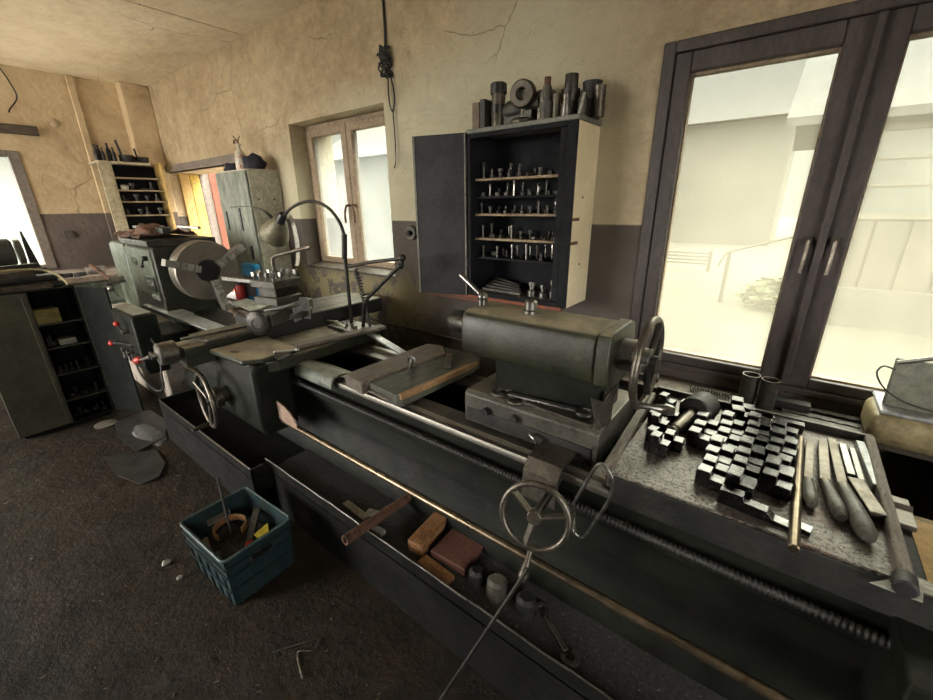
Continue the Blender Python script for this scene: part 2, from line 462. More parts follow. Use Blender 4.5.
class MB:
    def __init__(s):
        s.bm = bmesh.new()

    def _xf(s, vs, M):
        if M is not None:
            for v in vs:
                v.co = M @ v.co

    def box(s, a, b, M=None):
        x0, y0, z0 = a
        x1, y1, z1 = b
        vs = [s.bm.verts.new(p) for p in ((x0, y0, z0), (x1, y0, z0), (x1, y1, z0), (x0, y1, z0),
                                          (x0, y0, z1), (x1, y0, z1), (x1, y1, z1), (x0, y1, z1))]
        for f in ((0, 3, 2, 1), (4, 5, 6, 7), (0, 1, 5, 4), (1, 2, 6, 5), (2, 3, 7, 6), (3, 0, 4, 7)):
            s.bm.faces.new([vs[i] for i in f])
        s._xf(vs, M)
        return s

    def cbox(s, c, size, rz=0, rx=0, ry=0):
        h = [q / 2 for q in size]
        M = Matrix.Translation(c) @ Matrix.Rotation(rz, 4, 'Z') @ Matrix.Rotation(ry, 4, 'Y') @ Matrix.Rotation(rx, 4, 'X')
        return s.box([-q for q in h], h, M)

    def bar(s, p0, p1, w, h, roll=0):
        """Rectangular bar from p0 to p1, w across (level), h tall."""
        p0, p1 = Vector(p0), Vector(p1)
        d = (p1 - p0)
        L = d.length
        d.normalize()
        side = d.cross(Vector((0, 0, 1)))
        if side.length < 1e-4:
            side = Vector((1, 0, 0))
        side.normalize()
        up = side.cross(d)
        M = Matrix((d, side, up)).transposed().to_4x4()
        M.translation = p0
        M = M @ Matrix.Rotation(roll, 4, 'X')
        return s.box((0, -w / 2, -h / 2), (L, w / 2, h / 2), M)

    def prism(s, poly, axis, a, b, M=None):
        """Extrude a closed 2-D polygon along axis (x: (y,z); y: (x,z); z: (x,y))."""
        def P(p, t):
            return {'x': (t, p[0], p[1]), 'y': (p[0], t, p[1]), 'z': (p[0], p[1], t)}[axis]
        v0 = [s.bm.verts.new(P(p, a)) for p in poly]
        v1 = [s.bm.verts.new(P(p, b)) for p in poly]
        n = len(poly)
        s.bm.faces.new(v0)
        s.bm.faces.new(v1[::-1])
        for i in range(n):
            s.bm.faces.new((v0[i], v1[i], v1[(i + 1) % n], v0[(i + 1) % n]))
        s._xf(v0 + v1, M)
        return s

    def turned(s, prof, origin, axis, seg=28, caps=True, arc=None):
        """Lathe-turn a (radius, height) profile about axis through origin."""
        ax = Vector(axis).normalized()
        u = ax.orthogonal().normalized()
        if abs(ax.z) < 0.9:
            u = Vector((0, 0, 1)) - ax * ax.z
            u.normalize()
        w = ax.cross(u)
        o = Vector(origin)
        rings = []
        for r, h in prof:
            if r < 1e-6:
                rings.append([s.bm.verts.new(o + ax * h)])
            else:
                rings.append([s.bm.verts.new(o + ax * h + (u * math.cos(2 * PI * k / seg) + w * math.sin(2 * PI * k / seg)) * r)
                              for k in range(seg)])
        for A, B in zip(rings, rings[1:]):
            for k in range(seg):
                k2 = (k + 1) % seg
                if len(A) == 1 and len(B) == 1:
                    continue
                if len(A) == 1:
                    s.bm.faces.new((A[0], B[k2], B[k]))
                elif len(B) == 1:
                    s.bm.faces.new((A[k], A[k2], B[0]))
                else:
                    s.bm.faces.new((A[k], A[k2], B[k2], B[k]))
        if caps:
            if len(rings[0]) > 1:
                s.bm.faces.new(rings[0][::-1])
            if len(rings[-1]) > 1:
                s.bm.faces.new(rings[-1])
        return s

    def cyl(s, p0, p1, r0, r1=None, seg=24, ch=0.0):
        p0, p1 = Vector(p0), Vector(p1)
        L = (p1 - p0).length
        r1 = r0 if r1 is None else r1
        if ch:
            prof = [(r0 - ch, 0), (r0, ch), (r1, L - ch), (r1 - ch, L)]
        else:
            prof = [(r0, 0), (r1, L)]
        return s.turned(prof, p0, p1 - p0, seg)

    def ball(s, c, r, seg=16):
        n = 8
        prof = [(r * math.sin(PI * i / n), -r * math.cos(PI * i / n)) for i in range(n + 1)]
        prof[0] = (0, -r)
        prof[-1] = (0, r)
        return s.turned(prof, c, (0, 0, 1), seg, caps=False)

    def tube(s, pts, r, seg=10, closed=False, caps=True, smooth=0):
        pts = [Vector(p) for p in pts]
        if smooth:
            pts = catmull(pts, smooth, closed)
        n = len(pts)
        rs = r if hasattr(r, '__len__') else [r] * n
        rings = []
        up = None
        for i, p in enumerate(pts):
            if closed:
                d = pts[(i + 1) % n] - pts[i - 1]
            else:
                d = pts[min(i + 1, n - 1)] - pts[max(i - 1, 0)]
            d.normalize()
            if up is None:
                up = d.orthogonal().normalized()
            else:
                up = (up - d * up.dot(d))
                if up.length < 1e-6:
                    up = d.orthogonal()
                up.normalize()
            w = d.cross(up)
            rings.append([s.bm.verts.new(p + (up * math.cos(2 * PI * k / seg) + w * math.sin(2 * PI * k / seg)) * rs[i])
                          for k in range(seg)])
        pairs = list(zip(rings, rings[1:]))
        if closed:
            pairs.append((rings[-1], rings[0]))
        for A, B in pairs:
            for k in range(seg):
                k2 = (k + 1) % seg
                s.bm.faces.new((A[k], A[k2], B[k2], B[k]))
        if not closed and caps:
            s.bm.faces.new(rings[0][::-1])
            s.bm.faces.new(rings[-1])
        return s

    def torus(s, c, axis, R, r, seg=48, rs=12):
        ax = Vector(axis).normalized()
        u = ax.orthogonal().normalized()
        w = ax.cross(u)
        pts = [Vector(c) + (u * math.cos(2 * PI * k / seg) + w * math.sin(2 * PI * k / seg)) * R for k in range(seg)]
        return s.tube(pts, r, rs, closed=True)

    def sheet(s, grid, th):
        """Thin solid sheet from a grid of points (rows of equal length)."""
        g = [[Vector(p) for p in row] for row in grid]
        R, C = len(g), len(g[0])
        nor = []
        for i in range(R):
            row = []
            for j in range(C):
                a = g[min(i + 1, R - 1)][j] - g[max(i - 1, 0)][j]
                b = g[i][min(j + 1, C - 1)] - g[i][max(j - 1, 0)]
                row.append(a.cross(b).normalized())
            nor.append(row)
        T = [[s.bm.verts.new(g[i][j] + nor[i][j] * th / 2) for j in range(C)] for i in range(R)]
        B = [[s.bm.verts.new(g[i][j] - nor[i][j] * th / 2) for j in range(C)] for i in range(R)]
        for i in range(R - 1):
            for j in range(C - 1):
                s.bm.faces.new((T[i][j], T[i + 1][j], T[i + 1][j + 1], T[i][j + 1]))
                s.bm.faces.new((B[i][j], B[i][j + 1], B[i + 1][j + 1], B[i + 1][j]))
        for i in range(R - 1):
            s.bm.faces.new((T[i][0], B[i][0], B[i + 1][0], T[i + 1][0]))
            s.bm.faces.new((T[i][-1], T[i + 1][-1], B[i + 1][-1], B[i][-1]))
        for j in range(C - 1):
            s.bm.faces.new((T[0][j], T[0][j + 1], B[0][j + 1], B[0][j]))
            s.bm.faces.new((T[-1][j], B[-1][j], B[-1][j + 1], T[-1][j + 1]))
        return s

    def build(s, name, material, parent=None, bevel=0.0, seg=2, smooth=35, subdiv=0):
        bm = s.bm
        if parent is not None:
            off = Vector((0, 0, 0))
            p = parent
            while p is not None:
                off += p.location
                p = p.parent
            for v in bm.verts:
                v.co -= off
        bmesh.ops.recalc_face_normals(bm, faces=bm.faces[:])
        me = bpy.data.meshes.new(name)
        bm.to_mesh(me)
        bm.free()
        me.materials.append(material)
        if smooth:
            me.shade_smooth()
            me.set_sharp_from_angle(angle=math.radians(smooth))
        o = bpy.data.objects.new(name, me)
        COL.objects.link(o)
        if parent is not None:
            o.parent = parent
        if bevel:
            b = o.modifiers.new('edge_bevel', 'BEVEL')
            b.width = bevel
            b.segments = seg
            b.limit_method = 'ANGLE'
            b.angle_limit = math.radians(40)
        return o


def catmull(pts, k, closed=False):
    out = []
    n = len(pts)
    rng = range(n) if closed else range(n - 1)
    for i in rng:
        if closed:
            p0, p1, p2, p3 = pts[i - 1], pts[i], pts[(i + 1) % n], pts[(i + 2) % n]
        else:
            p0, p1, p2, p3 = pts[max(i - 1, 0)], pts[i], pts[i + 1], pts[min(i + 2, n - 1)]
        for j in range(k):
            t = j / k
            out.append(0.5 * ((2 * p1) + (p2 - p0) * t + (2 * p0 - 5 * p1 + 4 * p2 - p3) * t * t +
                              (3 * p1 - p0 - 3 * p2 + p3) * t ** 3))
    if not closed:
        out.append(pts[-1])
    return out


def tag(o, label, cat, group=None, kind=None):
    o['label'] = label
    o['category'] = cat
    if group:
        o['group'] = group
    if kind:
        o['kind'] = kind
    return o


def thing(name, label, cat, loc=(0, 0, 0), group=None):
    o = bpy.data.objects.new(name, None)
    o.empty_display_size = 0.05
    COL.objects.link(o)
    o.location = loc
    return tag(o, label, cat, group)


def struct(o, label=None):
    o['kind'] = 'structure'
    if label:
        o['label'] = label
    return o


def dup(src, loc=None, rot=None, label=None, group=None, scale=None, parent=None):
    c = src.copy()
    COL.objects.link(c)
    if parent is not None:
        c.parent = parent
    if loc is not None:
        c.location = loc
    if rot is not None:
        c.rotation_euler = rot
    if scale is not None:
        c.scale = scale if hasattr(scale, '__len__') else (scale,) * 3
    if label:
        c['label'] = label
    if group:
        c['group'] = group
    for ch in [x for x in COL.objects if x.parent == src]:
        dup(ch, parent=c)
    return c


def place(o, loc, rot=None, label=None, group=None, scale=None):
    o.location = loc
    if rot is not None:
        o.rotation_euler = rot
    if scale is not None:
        o.scale = scale if hasattr(scale, '__len__') else (scale,) * 3
    if label:
        o['label'] = label
    if group:
        o['group'] = group
    return o


def lettering(text, size, M, material, parent, name='lettering'):
    cu = bpy.data.curves.new('t', 'FONT')
    cu.body = text
    cu.size = size
    cu.extrude = 0.0008
    cu.align_x = 'CENTER'
    cu.align_y = 'CENTER'
    tmp = bpy.data.objects.new('t', cu)
    COL.objects.link(tmp)
    bpy.context.view_layer.update()
    me = bpy.data.meshes.new_from_object(tmp.evaluated_get(bpy.context.evaluated_depsgraph_get()))
    bpy.data.objects.remove(tmp)
    bpy.data.curves.remove(cu)
    off = Vector((0, 0, 0))
    p = parent
    while p is not None:
        off += p.location
        p = p.parent
    me.transform(Matrix.Translation(-off) @ M)
    me.materials.clear()
    me.materials.append(material)
    o = bpy.data.objects.new(name, me)
    COL.objects.link(o)
    o.parent = parent
    return o


# ------------------------------------------------------------------ room shell
XL, XR, YF, YB, ZC = -6.65, 2.6, -3.4, 2.15, 3.04


def wall(name, material, axis, at, th, u0, u1, z0, z1, holes):
    """Wall with rectangular openings. axis 'y': plane y=at spanning x; axis 'x': plane x=at spanning y."""
    us = sorted({u0, u1, *[h[0] for h in holes], *[h[1] for h in holes]})
    zs = sorted({z0, z1, *[h[2] for h in holes], *[h[3] for h in holes]})

    def solid(i, j):
        if i < 0 or j < 0 or i >= len(us) - 1 or j >= len(zs) - 1:
            return False
        um, zm = (us[i] + us[i + 1]) / 2, (zs[j] + zs[j + 1]) / 2
        return not any(h[0] < um < h[1] and h[2] < zm < h[3] for h in holes)
    bm = bmesh.new()

    def P(u, z, t):
        return (u, at + t, z) if axis == 'y' else (at + t, u, z)

    def quad(*ps):
        bm.faces.new([bm.verts.new(p) for p in ps])
    for i in range(len(us) - 1):
        for j in range(len(zs) - 1):
            if not solid(i, j):
                continue
            a, b, c, d = us[i], us[i + 1], zs[j], zs[j + 1]
            quad(P(a, c, 0), P(b, c, 0), P(b, d, 0), P(a, d, 0))
            quad(P(a, c, th), P(a, d, th), P(b, d, th), P(b, c, th))
            if not solid(i - 1, j):
                quad(P(a, c, 0), P(a, d, 0), P(a, d, th), P(a, c, th))
            if not solid(i + 1, j):
                quad(P(b, c, 0), P(b, c, th), P(b, d, th), P(b, d, 0))
            if not solid(i, j - 1):
                quad(P(a, c, 0), P(a, c, th), P(b, c, th), P(b, c, 0))
            if not solid(i, j + 1):
                quad(P(a, d, 0), P(b, d, 0), P(b, d, th), P(a, d, th))
    bmesh.ops.remove_doubles(bm, verts=bm.verts[:], dist=1e-5)
    mb = MB()
    mb.bm.free()
    mb.bm = bm
    return struct(mb.build(name, material, smooth=0))


WIN1 = (-0.595, 0.765, 0.86, 2.285)
WIN2 = (-3.57, -2.37, 1.12, 2.31)
HATCH = (-6.58, -4.45, 0.0, 2.085)
wall('wall_back', P_BACK, 'y', YB, 0.42, XL - 0.4, XR + 0.4, 0, ZC, [WIN1, WIN2, HATCH])
WIN3 = (-0.75, 0.86, 1.02, 2.24)
wall('wall_left', P_LEFT, 'x', XL, -0.4, YF - 0.4, YB, 0, ZC, [WIN3])
FILL_GATE = [(-6.3, -3.3, 0.0, 2.75)]  # gate opening added out of view behind the camera for more daylight
wall('wall_front', P_OTHER, 'y', YF, -0.4, XL - 0.4, XR + 0.4, 0, ZC, FILL_GATE)
FILL_WINDOW = (-1.8, 0.2, 1.0, 2.3)  # window opening added out of view on the right for more daylight
wall('wall_right', P_OTHER, 'x', XR, 0.4, YF - 0.4, YB, 0, ZC, [FILL_WINDOW])
struct(MB().box((XL - 0.4, YF - 0.4, ZC), (XR + 0.4, YB + 0.42, ZC + 0.25)).build('ceiling', P_CEIL, smooth=0))
struct(MB().box((XL - 0.4, YF - 0.4, -0.2), (XR + 0.4, YB + 0.42, 0)).build('floor', FLOORM, smooth=0))

# raised edges and columns of the old walls
struct(MB().box((XL, 1.86, 0), (XL + 0.16, YB, ZC)).build('trim_1', P_LEFT, bevel=0.015))
struct(MB().box((XL, 1.42, 1.2), (XL + 0.035, 1.49, ZC)).build('trim_2', P_LEFT, bevel=0.01))
struct(MB().box((-6.62, YB - 0.03, 2.085), (-4.45, YB + 0.1, 2.16)).build('trim_3', WIN_G, bevel=0.006))
struct(MB().box((XL, -0.9, 2.40), (XL + 0.05, 1.06, 2.49)).build('trim_4', WOODD, bevel=0.006))
struct(MB().box((XL - 0.1, -0.75, 2.9), (XL - 0.1, -0.7, 2.95)).build('trim_5', P_LEFT)) if False else None
struct(MB().box((-2.02, YB - 0.014, 1.045), (-0.98, YB, 1.115)).build('trim_6', BRICK, bevel=0.006))
# seams where the ceiling boards meet
for k, x in enumerate((-4.1,)):
    struct(MB().box((x, YF, ZC - 0.006), (x + 0.05, YB, ZC)).build('trim_%d' % (7 + k), P_CEIL, bevel=0.003))

portal('portal_window_big', (0.085, YB + 0.2, 1.57), (1.36, 1.43), (0, -1, 0))
portal('portal_window_small', (-2.97, YB + 0.36, 1.72), (1.2, 1.2), (0, -1, 0))
portal('portal_hatch', (-5.5, YB + 0.4, 1.05), (2.1, 2.1), (0, -1, 0))
portal('portal_window_end', (XL - 0.3, 0.05, 1.63), (1.6, 1.22), (1, 0, 0))
portal('portal_added_gate', (-4.8, YF - 0.3, 1.375), (3.0, 2.75), (0, 1, 0))
portal('portal_added_window', (XR + 0.3, -0.8, 1.65), (2.0, 1.3), (-1, 0, 0))


def sash(mb, x0, x1, z0, z1, y0, y1, w):
    wl, wr, wt, wb = w
    mb.box((x0, y0, z0), (x0 + wl, y1, z1)).box((x1 - wr, y0, z0), (x1, y1, z1))
    mb.box((x0 + wl, y0, z1 - wt), (x1 - wr, y1, z1)).box((x0 + wl, y0, z0), (x1 - wr, y1, z0 + wb))


# window 1: big double casement, dark paint
w = struct(thing('window_1', '', ''))
del w['label'], w['category']
fr = MB()
sash(fr, WIN1[0], WIN1[1], WIN1[2], WIN1[3], YB - 0.012, YB + 0.09, (0.05, 0.05, 0.045, 0.03))
struct(fr.build('window_frame', WIN_D, w, bevel=0.006))
for (a, b, ln, rn) in ((-0.545, 0.083, 0.065, 0.083), (0.087, 0.715, 0.08, 0.065)):
    sb = MB()
    sash(sb, a, b, 0.89, 2.24, YB + 0.0, YB + 0.07, (ln, rn, 0.075, 0.045))
    sh = struct(sb.build('window_sash', WIN_D, w, bevel=0.006))
    bd = MB()
    sash(bd, a + ln - 0.001, b - rn + 0.001, 0.935, 2.165, YB + 0.03, YB + 0.07, (0.007, 0.007, 0.010, 0.007))
    struct(bd.build('lit_pane_edge', WIN_L, sh))  # tan colour stands for daylight catching the thin edge round the glass
    struct(MB().box((a + ln, YB + 0.046, 0.935), (b - rn, YB + 0.05, 2.165)).build('window_pane', GLASS, sh, smooth=0))
struct(MB().box((0.072, YB - 0.026, 0.9), (0.10, YB, 2.235)).build('cover_strip', WIN_D, w, bevel=0.006))
for hx in (0.045, 0.125):
    h = MB()
    h.box((hx - 0.012, YB - 0.010, 1.485), (hx + 0.012, YB - 0.0, 1.52))
    h.cyl((hx, YB - 0.03, 1.50), (hx, YB, 1.50), 0.008, seg=12)
    h.tube([(hx, YB - 0.03, 1.505), (hx, YB - 0.038, 1.45), (hx - 0.002, YB - 0.038, 1.38)], 0.007, 8, smooth=4)
    struct(h.build('window_handle', STEEL_W, w))

# window 2: small casement in a deep reveal
w2 = struct(thing('window_2', '', ''))
del w2['label'], w2['category']
Y2 = YB + 0.15
fr = MB()
sash(fr, WIN2[0], WIN2[1], WIN2[2], WIN2[3], Y2, Y2 + 0.07, (0.045, 0.045, 0.035, 0.05))
struct(fr.build('window_frame', WIN_L, w2, bevel=0.005))
for (a, b) in ((-3.525, -2.985), (-2.98, -2.415)):
    sb = MB()
    sash(sb, a, b, 1.165, 2.275, Y2 - 0.015, Y2 + 0.045, (0.06, 0.07, 0.06, 0.05))
    sh = struct(sb.build('window_sash', WIN_L, w2, bevel=0.005))
    struct(MB().box((a + 0.06, Y2 + 0.01, 1.215), (b - 0.07, Y2 + 0.014, 2.215)).build('window_pane', GLASS2, sh, smooth=0))
for hx, lean in ((-3.02, 0.0), (-2.945, 0.05)):
    h = MB()
    h.cyl((hx, Y2 - 0.05, 1.66), (hx, Y2 - 0.01, 1.66), 0.010, seg=12)
    h.tube([(hx, Y2 - 0.05, 1.665), (hx - 0.02 + lean, Y2 - 0.06, 1.60), (hx - 0.02 + lean, Y2 - 0.06, 1.52)], 0.009, 8, smooth=4)
    struct(h.build('window_handle', RUST, w2))
struct(MB().prism([(YB + 0.01, 1.12), (YB + 0.148, 1.12), (YB + 0.148, 1.17), (YB + 0.01, 1.135)], 'x', -3.565, -2.375).build(
    'window_sill', WOODD, w2, bevel=0.004))

# window 3: end wall
w3 = struct(thing('window_3', '', ''))
del w3['label'], w3['category']
fr = MB()


def sash_x(mb, y0, y1, z0, z1, x0, x1, w_):
    wl, wr, wt, wb = w_
    mb.box((x0, y0, z0), (x1, y0 + wl, z1)).box((x0, y1 - wr, z0), (x1, y1, z1))
    mb.box((x0, y0 + wl, z1 - wt), (x1, y1 - wr, z1)).box((x0, y0 + wl, z0), (x1, y1 - wr, z0 + wb))


sash_x(fr, WIN3[0], WIN3[1], WIN3[2], WIN3[3], XL - 0.09, XL + 0.015, (0.09, 0.09, 0.06, 0.05))
fr.box((XL - 0.08, 0.0, 1.07), (XL, 0.09, 2.18))
struct(fr.build('window_frame', WIN_G, w3, bevel=0.006))
struct(MB().box((XL - 0.05, -0.66, 1.07), (XL - 0.046, 0.77, 2.18)).build('window_pane', GLASS2, w3, smooth=0))
# frame of an unseen window added to bring daylight in from the right
w5 = MB()
sash_x(w5, -1.8, 0.2, 1.0, 2.3, XR + 0.1, XR + 0.18, (0.08, 0.08, 0.08, 0.08))
w5.box((XR + 0.1, -0.83, 1.08), (XR + 0.18, -0.77, 2.22))
struct(w5.build('window_added_right', WIN_D, bevel=0.005))

# side annex seen through the opening
ANX = XL - 0.85
mb = MB().box((ANX - 0.1, YB + 0.42, 0), (ANX, 4.6, 2.35))
struct(mb.build('wall_annex', WHITEP, smooth=0))
struct(MB().box((ANX - 0.1, YB + 0.42, -0.2), (-3.6, 4.7, -0.0)).build('floor_annex', mat('pale_dusty_concrete', (0.4, 0.36, 0.3), (0.55, 0.5, 0.42), 0.8, 0, 3), smooth=0))
for k, (ya, yb, mm) in enumerate(((0.13, 0.25, WOODY), (0.255, 0.37, mat('honey_yellow_wood', (0.75, 0.50, 0.10), (0.88, 0.64, 0.18), 0.5, 0, 5, (0.5, 0.3, 0.1), 0.6, 6)), (0.375, 0.42, WIN_G))):
    struct(MB().box((-6.58, YB + ya, 0), (-6.55, YB + yb, 2.08)).build('trim_%d' % (9 + k), mm, bevel=0.004))

# ------------------------------------------------------------------ outdoors
GRASS = mat('pale_dry_yard_ground', (0.0346, 0.0334, 0.0264), (0.0467, 0.0448, 0.0346), 0.95, 0, 0.6, (0.0305, 0.0366, 0.0229), 0.56, 0.8, 0.2)
PALEG = mat('pale_bounce_ground', (0.5, 0.48, 0.43), (0.6, 0.57, 0.52), 0.9, 0, 1)  # unseen ground made pale to bounce daylight through the gate onto the ceiling
struct(MB().box((-60, YB + 0.42, -0.5), (60, 70, -0.3)).build('ground_yard', GRASS, smooth=0))
struct(MB().box((-60, -60, -0.5), (XL - 0.4, YB + 0.42, -0.3)).build('ground_side', GRASS, smooth=0))
struct(MB().box((XL - 0.4, -60, -0.5), (60, YF - 0.4, -0.3)).build('ground_front', PALEG, smooth=0))
OUTW = mat('faded_outdoor_render', (0.0446, 0.0436, 0.0387), (0.0570, 0.0546, 0.0496), 0.9, 0, 1)
SHED = mat('weathered_pale_boards', (0.0341, 0.0310, 0.0279), (0.0527, 0.0477, 0.0434), 0.9, 0, 2, None, bump=0.3, stretch=(4, 4, 0.5))
SHEDG = mat('grey_greenish_shed_glass', (0.0372, 0.0434, 0.0434), (0.0558, 0.0620, 0.0620), 0.25, 0, 1.5)
SHEDF = mat('cream_window_bars', (0.0682, 0.0620, 0.0527), (0.0868, 0.0806, 0.0682), 0.8, 0, 4)
ROOFM = mat('grey_fibre_cement_roof', (0.0434, 0.0434, 0.0434), (0.0558, 0.0558, 0.0558), 0.9, 0, 3)
sd = thing('shed', 'weathered board shed with a long grid of window panes seen through the right-hand pane', 'shed', (4.2, 9.0, -0.3))
MB().box((0.55, 9.05, -0.3), (8.5, 13, 3.0)).build('wall', SHED, sd)
bb = MB()
for k in range(20):
    bb.box((0.55 + k * 0.4, 9.0, 0.32), (0.55 + k * 0.4 + 0.36, 9.05, 1.36))
bb.build('board_cladding', SHED, sd)
MB().box((0.55, 8.9, -0.3), (8.5, 9.05, 0.33)).build('plinth', OUTW, sd)
MB().box((0.6, 9.02, 1.45), (8.4, 9.04, 2.6)).build('window_glazing', SHEDG, sd)
bb = MB()
for k in range(9):
    bb.box((0.57 + k * 0.95, 8.98, 1.40), (0.57 + k * 0.95 + 0.12, 9.04, 2.64))
for z in (1.38, 1.85, 2.22, 2.6):
    bb.box((0.57, 8.985, z), (8.4, 9.04, z + (0.08 if z in (1.38, 2.6) else 0.035)))
bb.build('window_bars', SHEDF, sd)
MB().prism([(8.6, 2.85), (11, 4.3), (13.3, 2.9), (13.3, 2.78), (11, 4.15), (8.6, 2.73)], 'x', -0.45, 8.8).build('roof', ROOFM, sd)
hs = thing('house', 'hazy pale house with a pitched roof beyond the yard, behind the left-hand pane', 'house', (-1.5, 26, -0.3))
MB().box((-26.0, 24, -0.3), (-0.9, 30, 5.2)).build('wall', OUTW, hs)
MB().prism([(23.4, 5.1), (27, 9.2), (30.5, 5.1)], 'x', -26.4, -0.5).build('roof', ROOFM, hs)
FENM = mat('pale_fence_boards', (0.0682, 0.0651, 0.0558), (0.0806, 0.0775, 0.0682), 0.9, 0, 3)
fe = thing('fence', 'low pale plank fence across the yard beyond the big window', 'fence', (-3.5, 14, -0.3))
for z in (-0.1, 0.0, 0.1, 0.2):
    MB().box((-6.0, 14, z), (-1.85, 14.03, z + 0.06)).build('rail', FENM, fe)
for x in (-6.0, -4.6, -3.2, -1.9):
    MB().box((x, 14.03, -0.3), (x + 0.09, 14.12, 0.32)).build('post', FENM, fe)
hr = thing('handrail', 'bent pipe handrail on a post standing in the yard', 'handrail', (-1.0, 9.8, -0.3))
MB().box((-1.0, 9.75, -0.3), (-0.93, 9.82, 0.72)).build('post', SHED, hr)
MB().tube([(-1.12, 9.78, 0.42), (-1.05, 9.78, 0.62), (-0.9, 9.78, 0.74), (0.1, 9.78, 1.08)], 0.022, 8, smooth=4).build('rail', OUTW, hr)
BUSH = mat('pale_green_foliage', (0.0372, 0.0558, 0.0248), (0.0744, 0.0930, 0.0496), 0.9, 0, 6)


def leafy(name, label, c, r, n, cat='shrub'):
    mb_ = MB()
    for _ in range(n):
        while True:
            v = Vector((random.uniform(-1, 1), random.uniform(-1, 1), random.uniform(-1, 1)))
            if v.length < 1:
                break
        p = Vector(c) + Vector((v.x * r[0], v.y * r[1], v.z * r[2]))
        a = Matrix.Rotation(random.uniform(0, 6), 3, 'Z') @ Matrix.Rotation(random.uniform(-1, 1), 3, 'X')
        q = [p + a @ Vector(t) * 0.09 for t in ((-1, -0.5, 0), (1, -0.5, 0), (1, 0.5, 0.2), (-1, 0.5, 0.2))]
        mb_.bm.faces.new([mb_.bm.verts.new(t) for t in q])
    o = mb_.build(name, BUSH, smooth=0)
    return tag(o, label, cat)


leafy('shrub', 'green leafy shrub outside the small casement window', (-6.5, 7.0, 0.5), (0.9, 0.7, 0.8), 900)
leafy('shrub', 'low pale green bush in the yard beside the handrail post', (-0.1, 9.6, -0.05), (0.55, 0.4, 0.35), 400)
nb = thing('neighbour_building', 'pale hazy building seen behind the small casement window', 'building', (-8, 10, -0.3))
MB().box((-14, 9.5, -0.3), (-8.2, 14, 3.2)).build('wall', OUTW, nb)
MB().prism([(9.0, 3.1), (11.7, 4.6), (14.5, 3.1)], 'x', -14.4, -7.9).build('roof', ROOFM, nb)

# ------------------------------------------------------------------ the lathe
L = thing('lathe', 'very long green centre lathe along the window wall, its whole bed, chuck and tailstock', 'lathe', (-2.4, 1.35, 0))
AX, AZ = 1.345, 1.17           # spindle line
bedp = [(1.10, 0.792), (1.105, 0.80), (1.125, 0.80), (1.14, 0.812), (1.155, 0.80), (1.235, 0.80), (1.235, 0.72), (1.20, 0.70),
        (1.20, 0.18), (1.07, 0.18), (1.07, 0.30), (1.105, 0.36), (1.105, 0.46), (1.13, 0.50), (1.13, 0.64), (1.10, 0.66), (1.10, 0.775)]
mb = MB().prism(bedp, 'x', -5.3, 0.42)
mb.prism([(1.50, 0.18), (1.50, 0.70), (1.46, 0.72), (1.46, 0.80), (1.53, 0.80), (1.545, 0.812), (1.56, 0.80), (1.60, 0.80), (1.60, 0.18)], 'x', -5.3, 0.42)
for x in (-3.5, -2.95, -2.4, -1.85, -1.3, -0.75, -0.2, 0.3):
    mb.box((x, 1.2, 0.25), (x + 0.07, 1.5, 0.70))
mb.box((0.36, 1.2, 0.18), (0.42, 1.5, 0.78))
mb.box((-5.3, 1.2, 0.18), (0.42, 1.5, 0.26))
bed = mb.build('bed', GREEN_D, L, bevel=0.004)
MB().prism([(1.098, 0.792), (1.103, 0.802), (1.125, 0.802), (1.14, 0.814), (1.155, 0.802), (1.236, 0.802), (1.236, 0.785), (1.098, 0.775)],
           'x', -3.9, 0.425).build('front_way', WAY, bed, bevel=0.002)
MB().prism([(1.458, 0.785), (1.458, 0.802), (1.53, 0.802), (1.545, 0.814), (1.56, 0.802), (1.602, 0.802), (1.602, 0.785)],
           'x', -3.9, 0.425).build('rear_way', WAY, bed, bevel=0.002)
MB().box((-3.1, 1.30, 0.62), (-0.9, 1.40, 0.66)).build('rack', STEEL_D, bed)
# leadscrew with its thread, feed rod
prof = []
x = -2.0
while x < 0.36:
    prof += [(0.0115, x + 2.0), (0.0145, x + 2.003), (0.0145, x + 2.0065), (0.0115, x + 2.0095)]
    x += 0.0125
MB().turned(prof, (-2.0, 1.065, 0.728), (1, 0, 0), 14).build('leadscrew', CAST, L, smooth=50)
MB().cyl((-3.4, 1.065, 0.728), (-2.0, 1.065, 0.728), 0.017, seg=16).build('leadscrew_shaft', STEEL, L)
MB().cyl((-3.45, 0.95, 0.54), (0.42, 0.95, 0.54), 0.0145, seg=16).build('feed_rod', RODB, L)
mb = MB().box((0.34, 0.92, 0.49), (0.42, 1.13, 0.78))
mb.cyl((0.335, 0.95, 0.54), (0.43, 0.95, 0.54), 0.035, seg=20)
mb.build('rod_bracket', GREEN_D, L, bevel=0.006)
# pedestals
mb = MB().box((-5.25, 0.93, 0), (-3.95, 1.62, 0.76))
ped = mb.build('headstock_pedestal', BEIGE, L, bevel=0.02)
MB().box((-0.55, 1.12, 0), (0.38, 1.55, 0.2)).build('tailstock_pedestal', GREEN_D, L, bevel=0.01)
MB().box((-2.6, 1.12, 0), (-2.0, 1.55, 0.2)).build('middle_pedestal', GREEN_D, L, bevel=0.01)

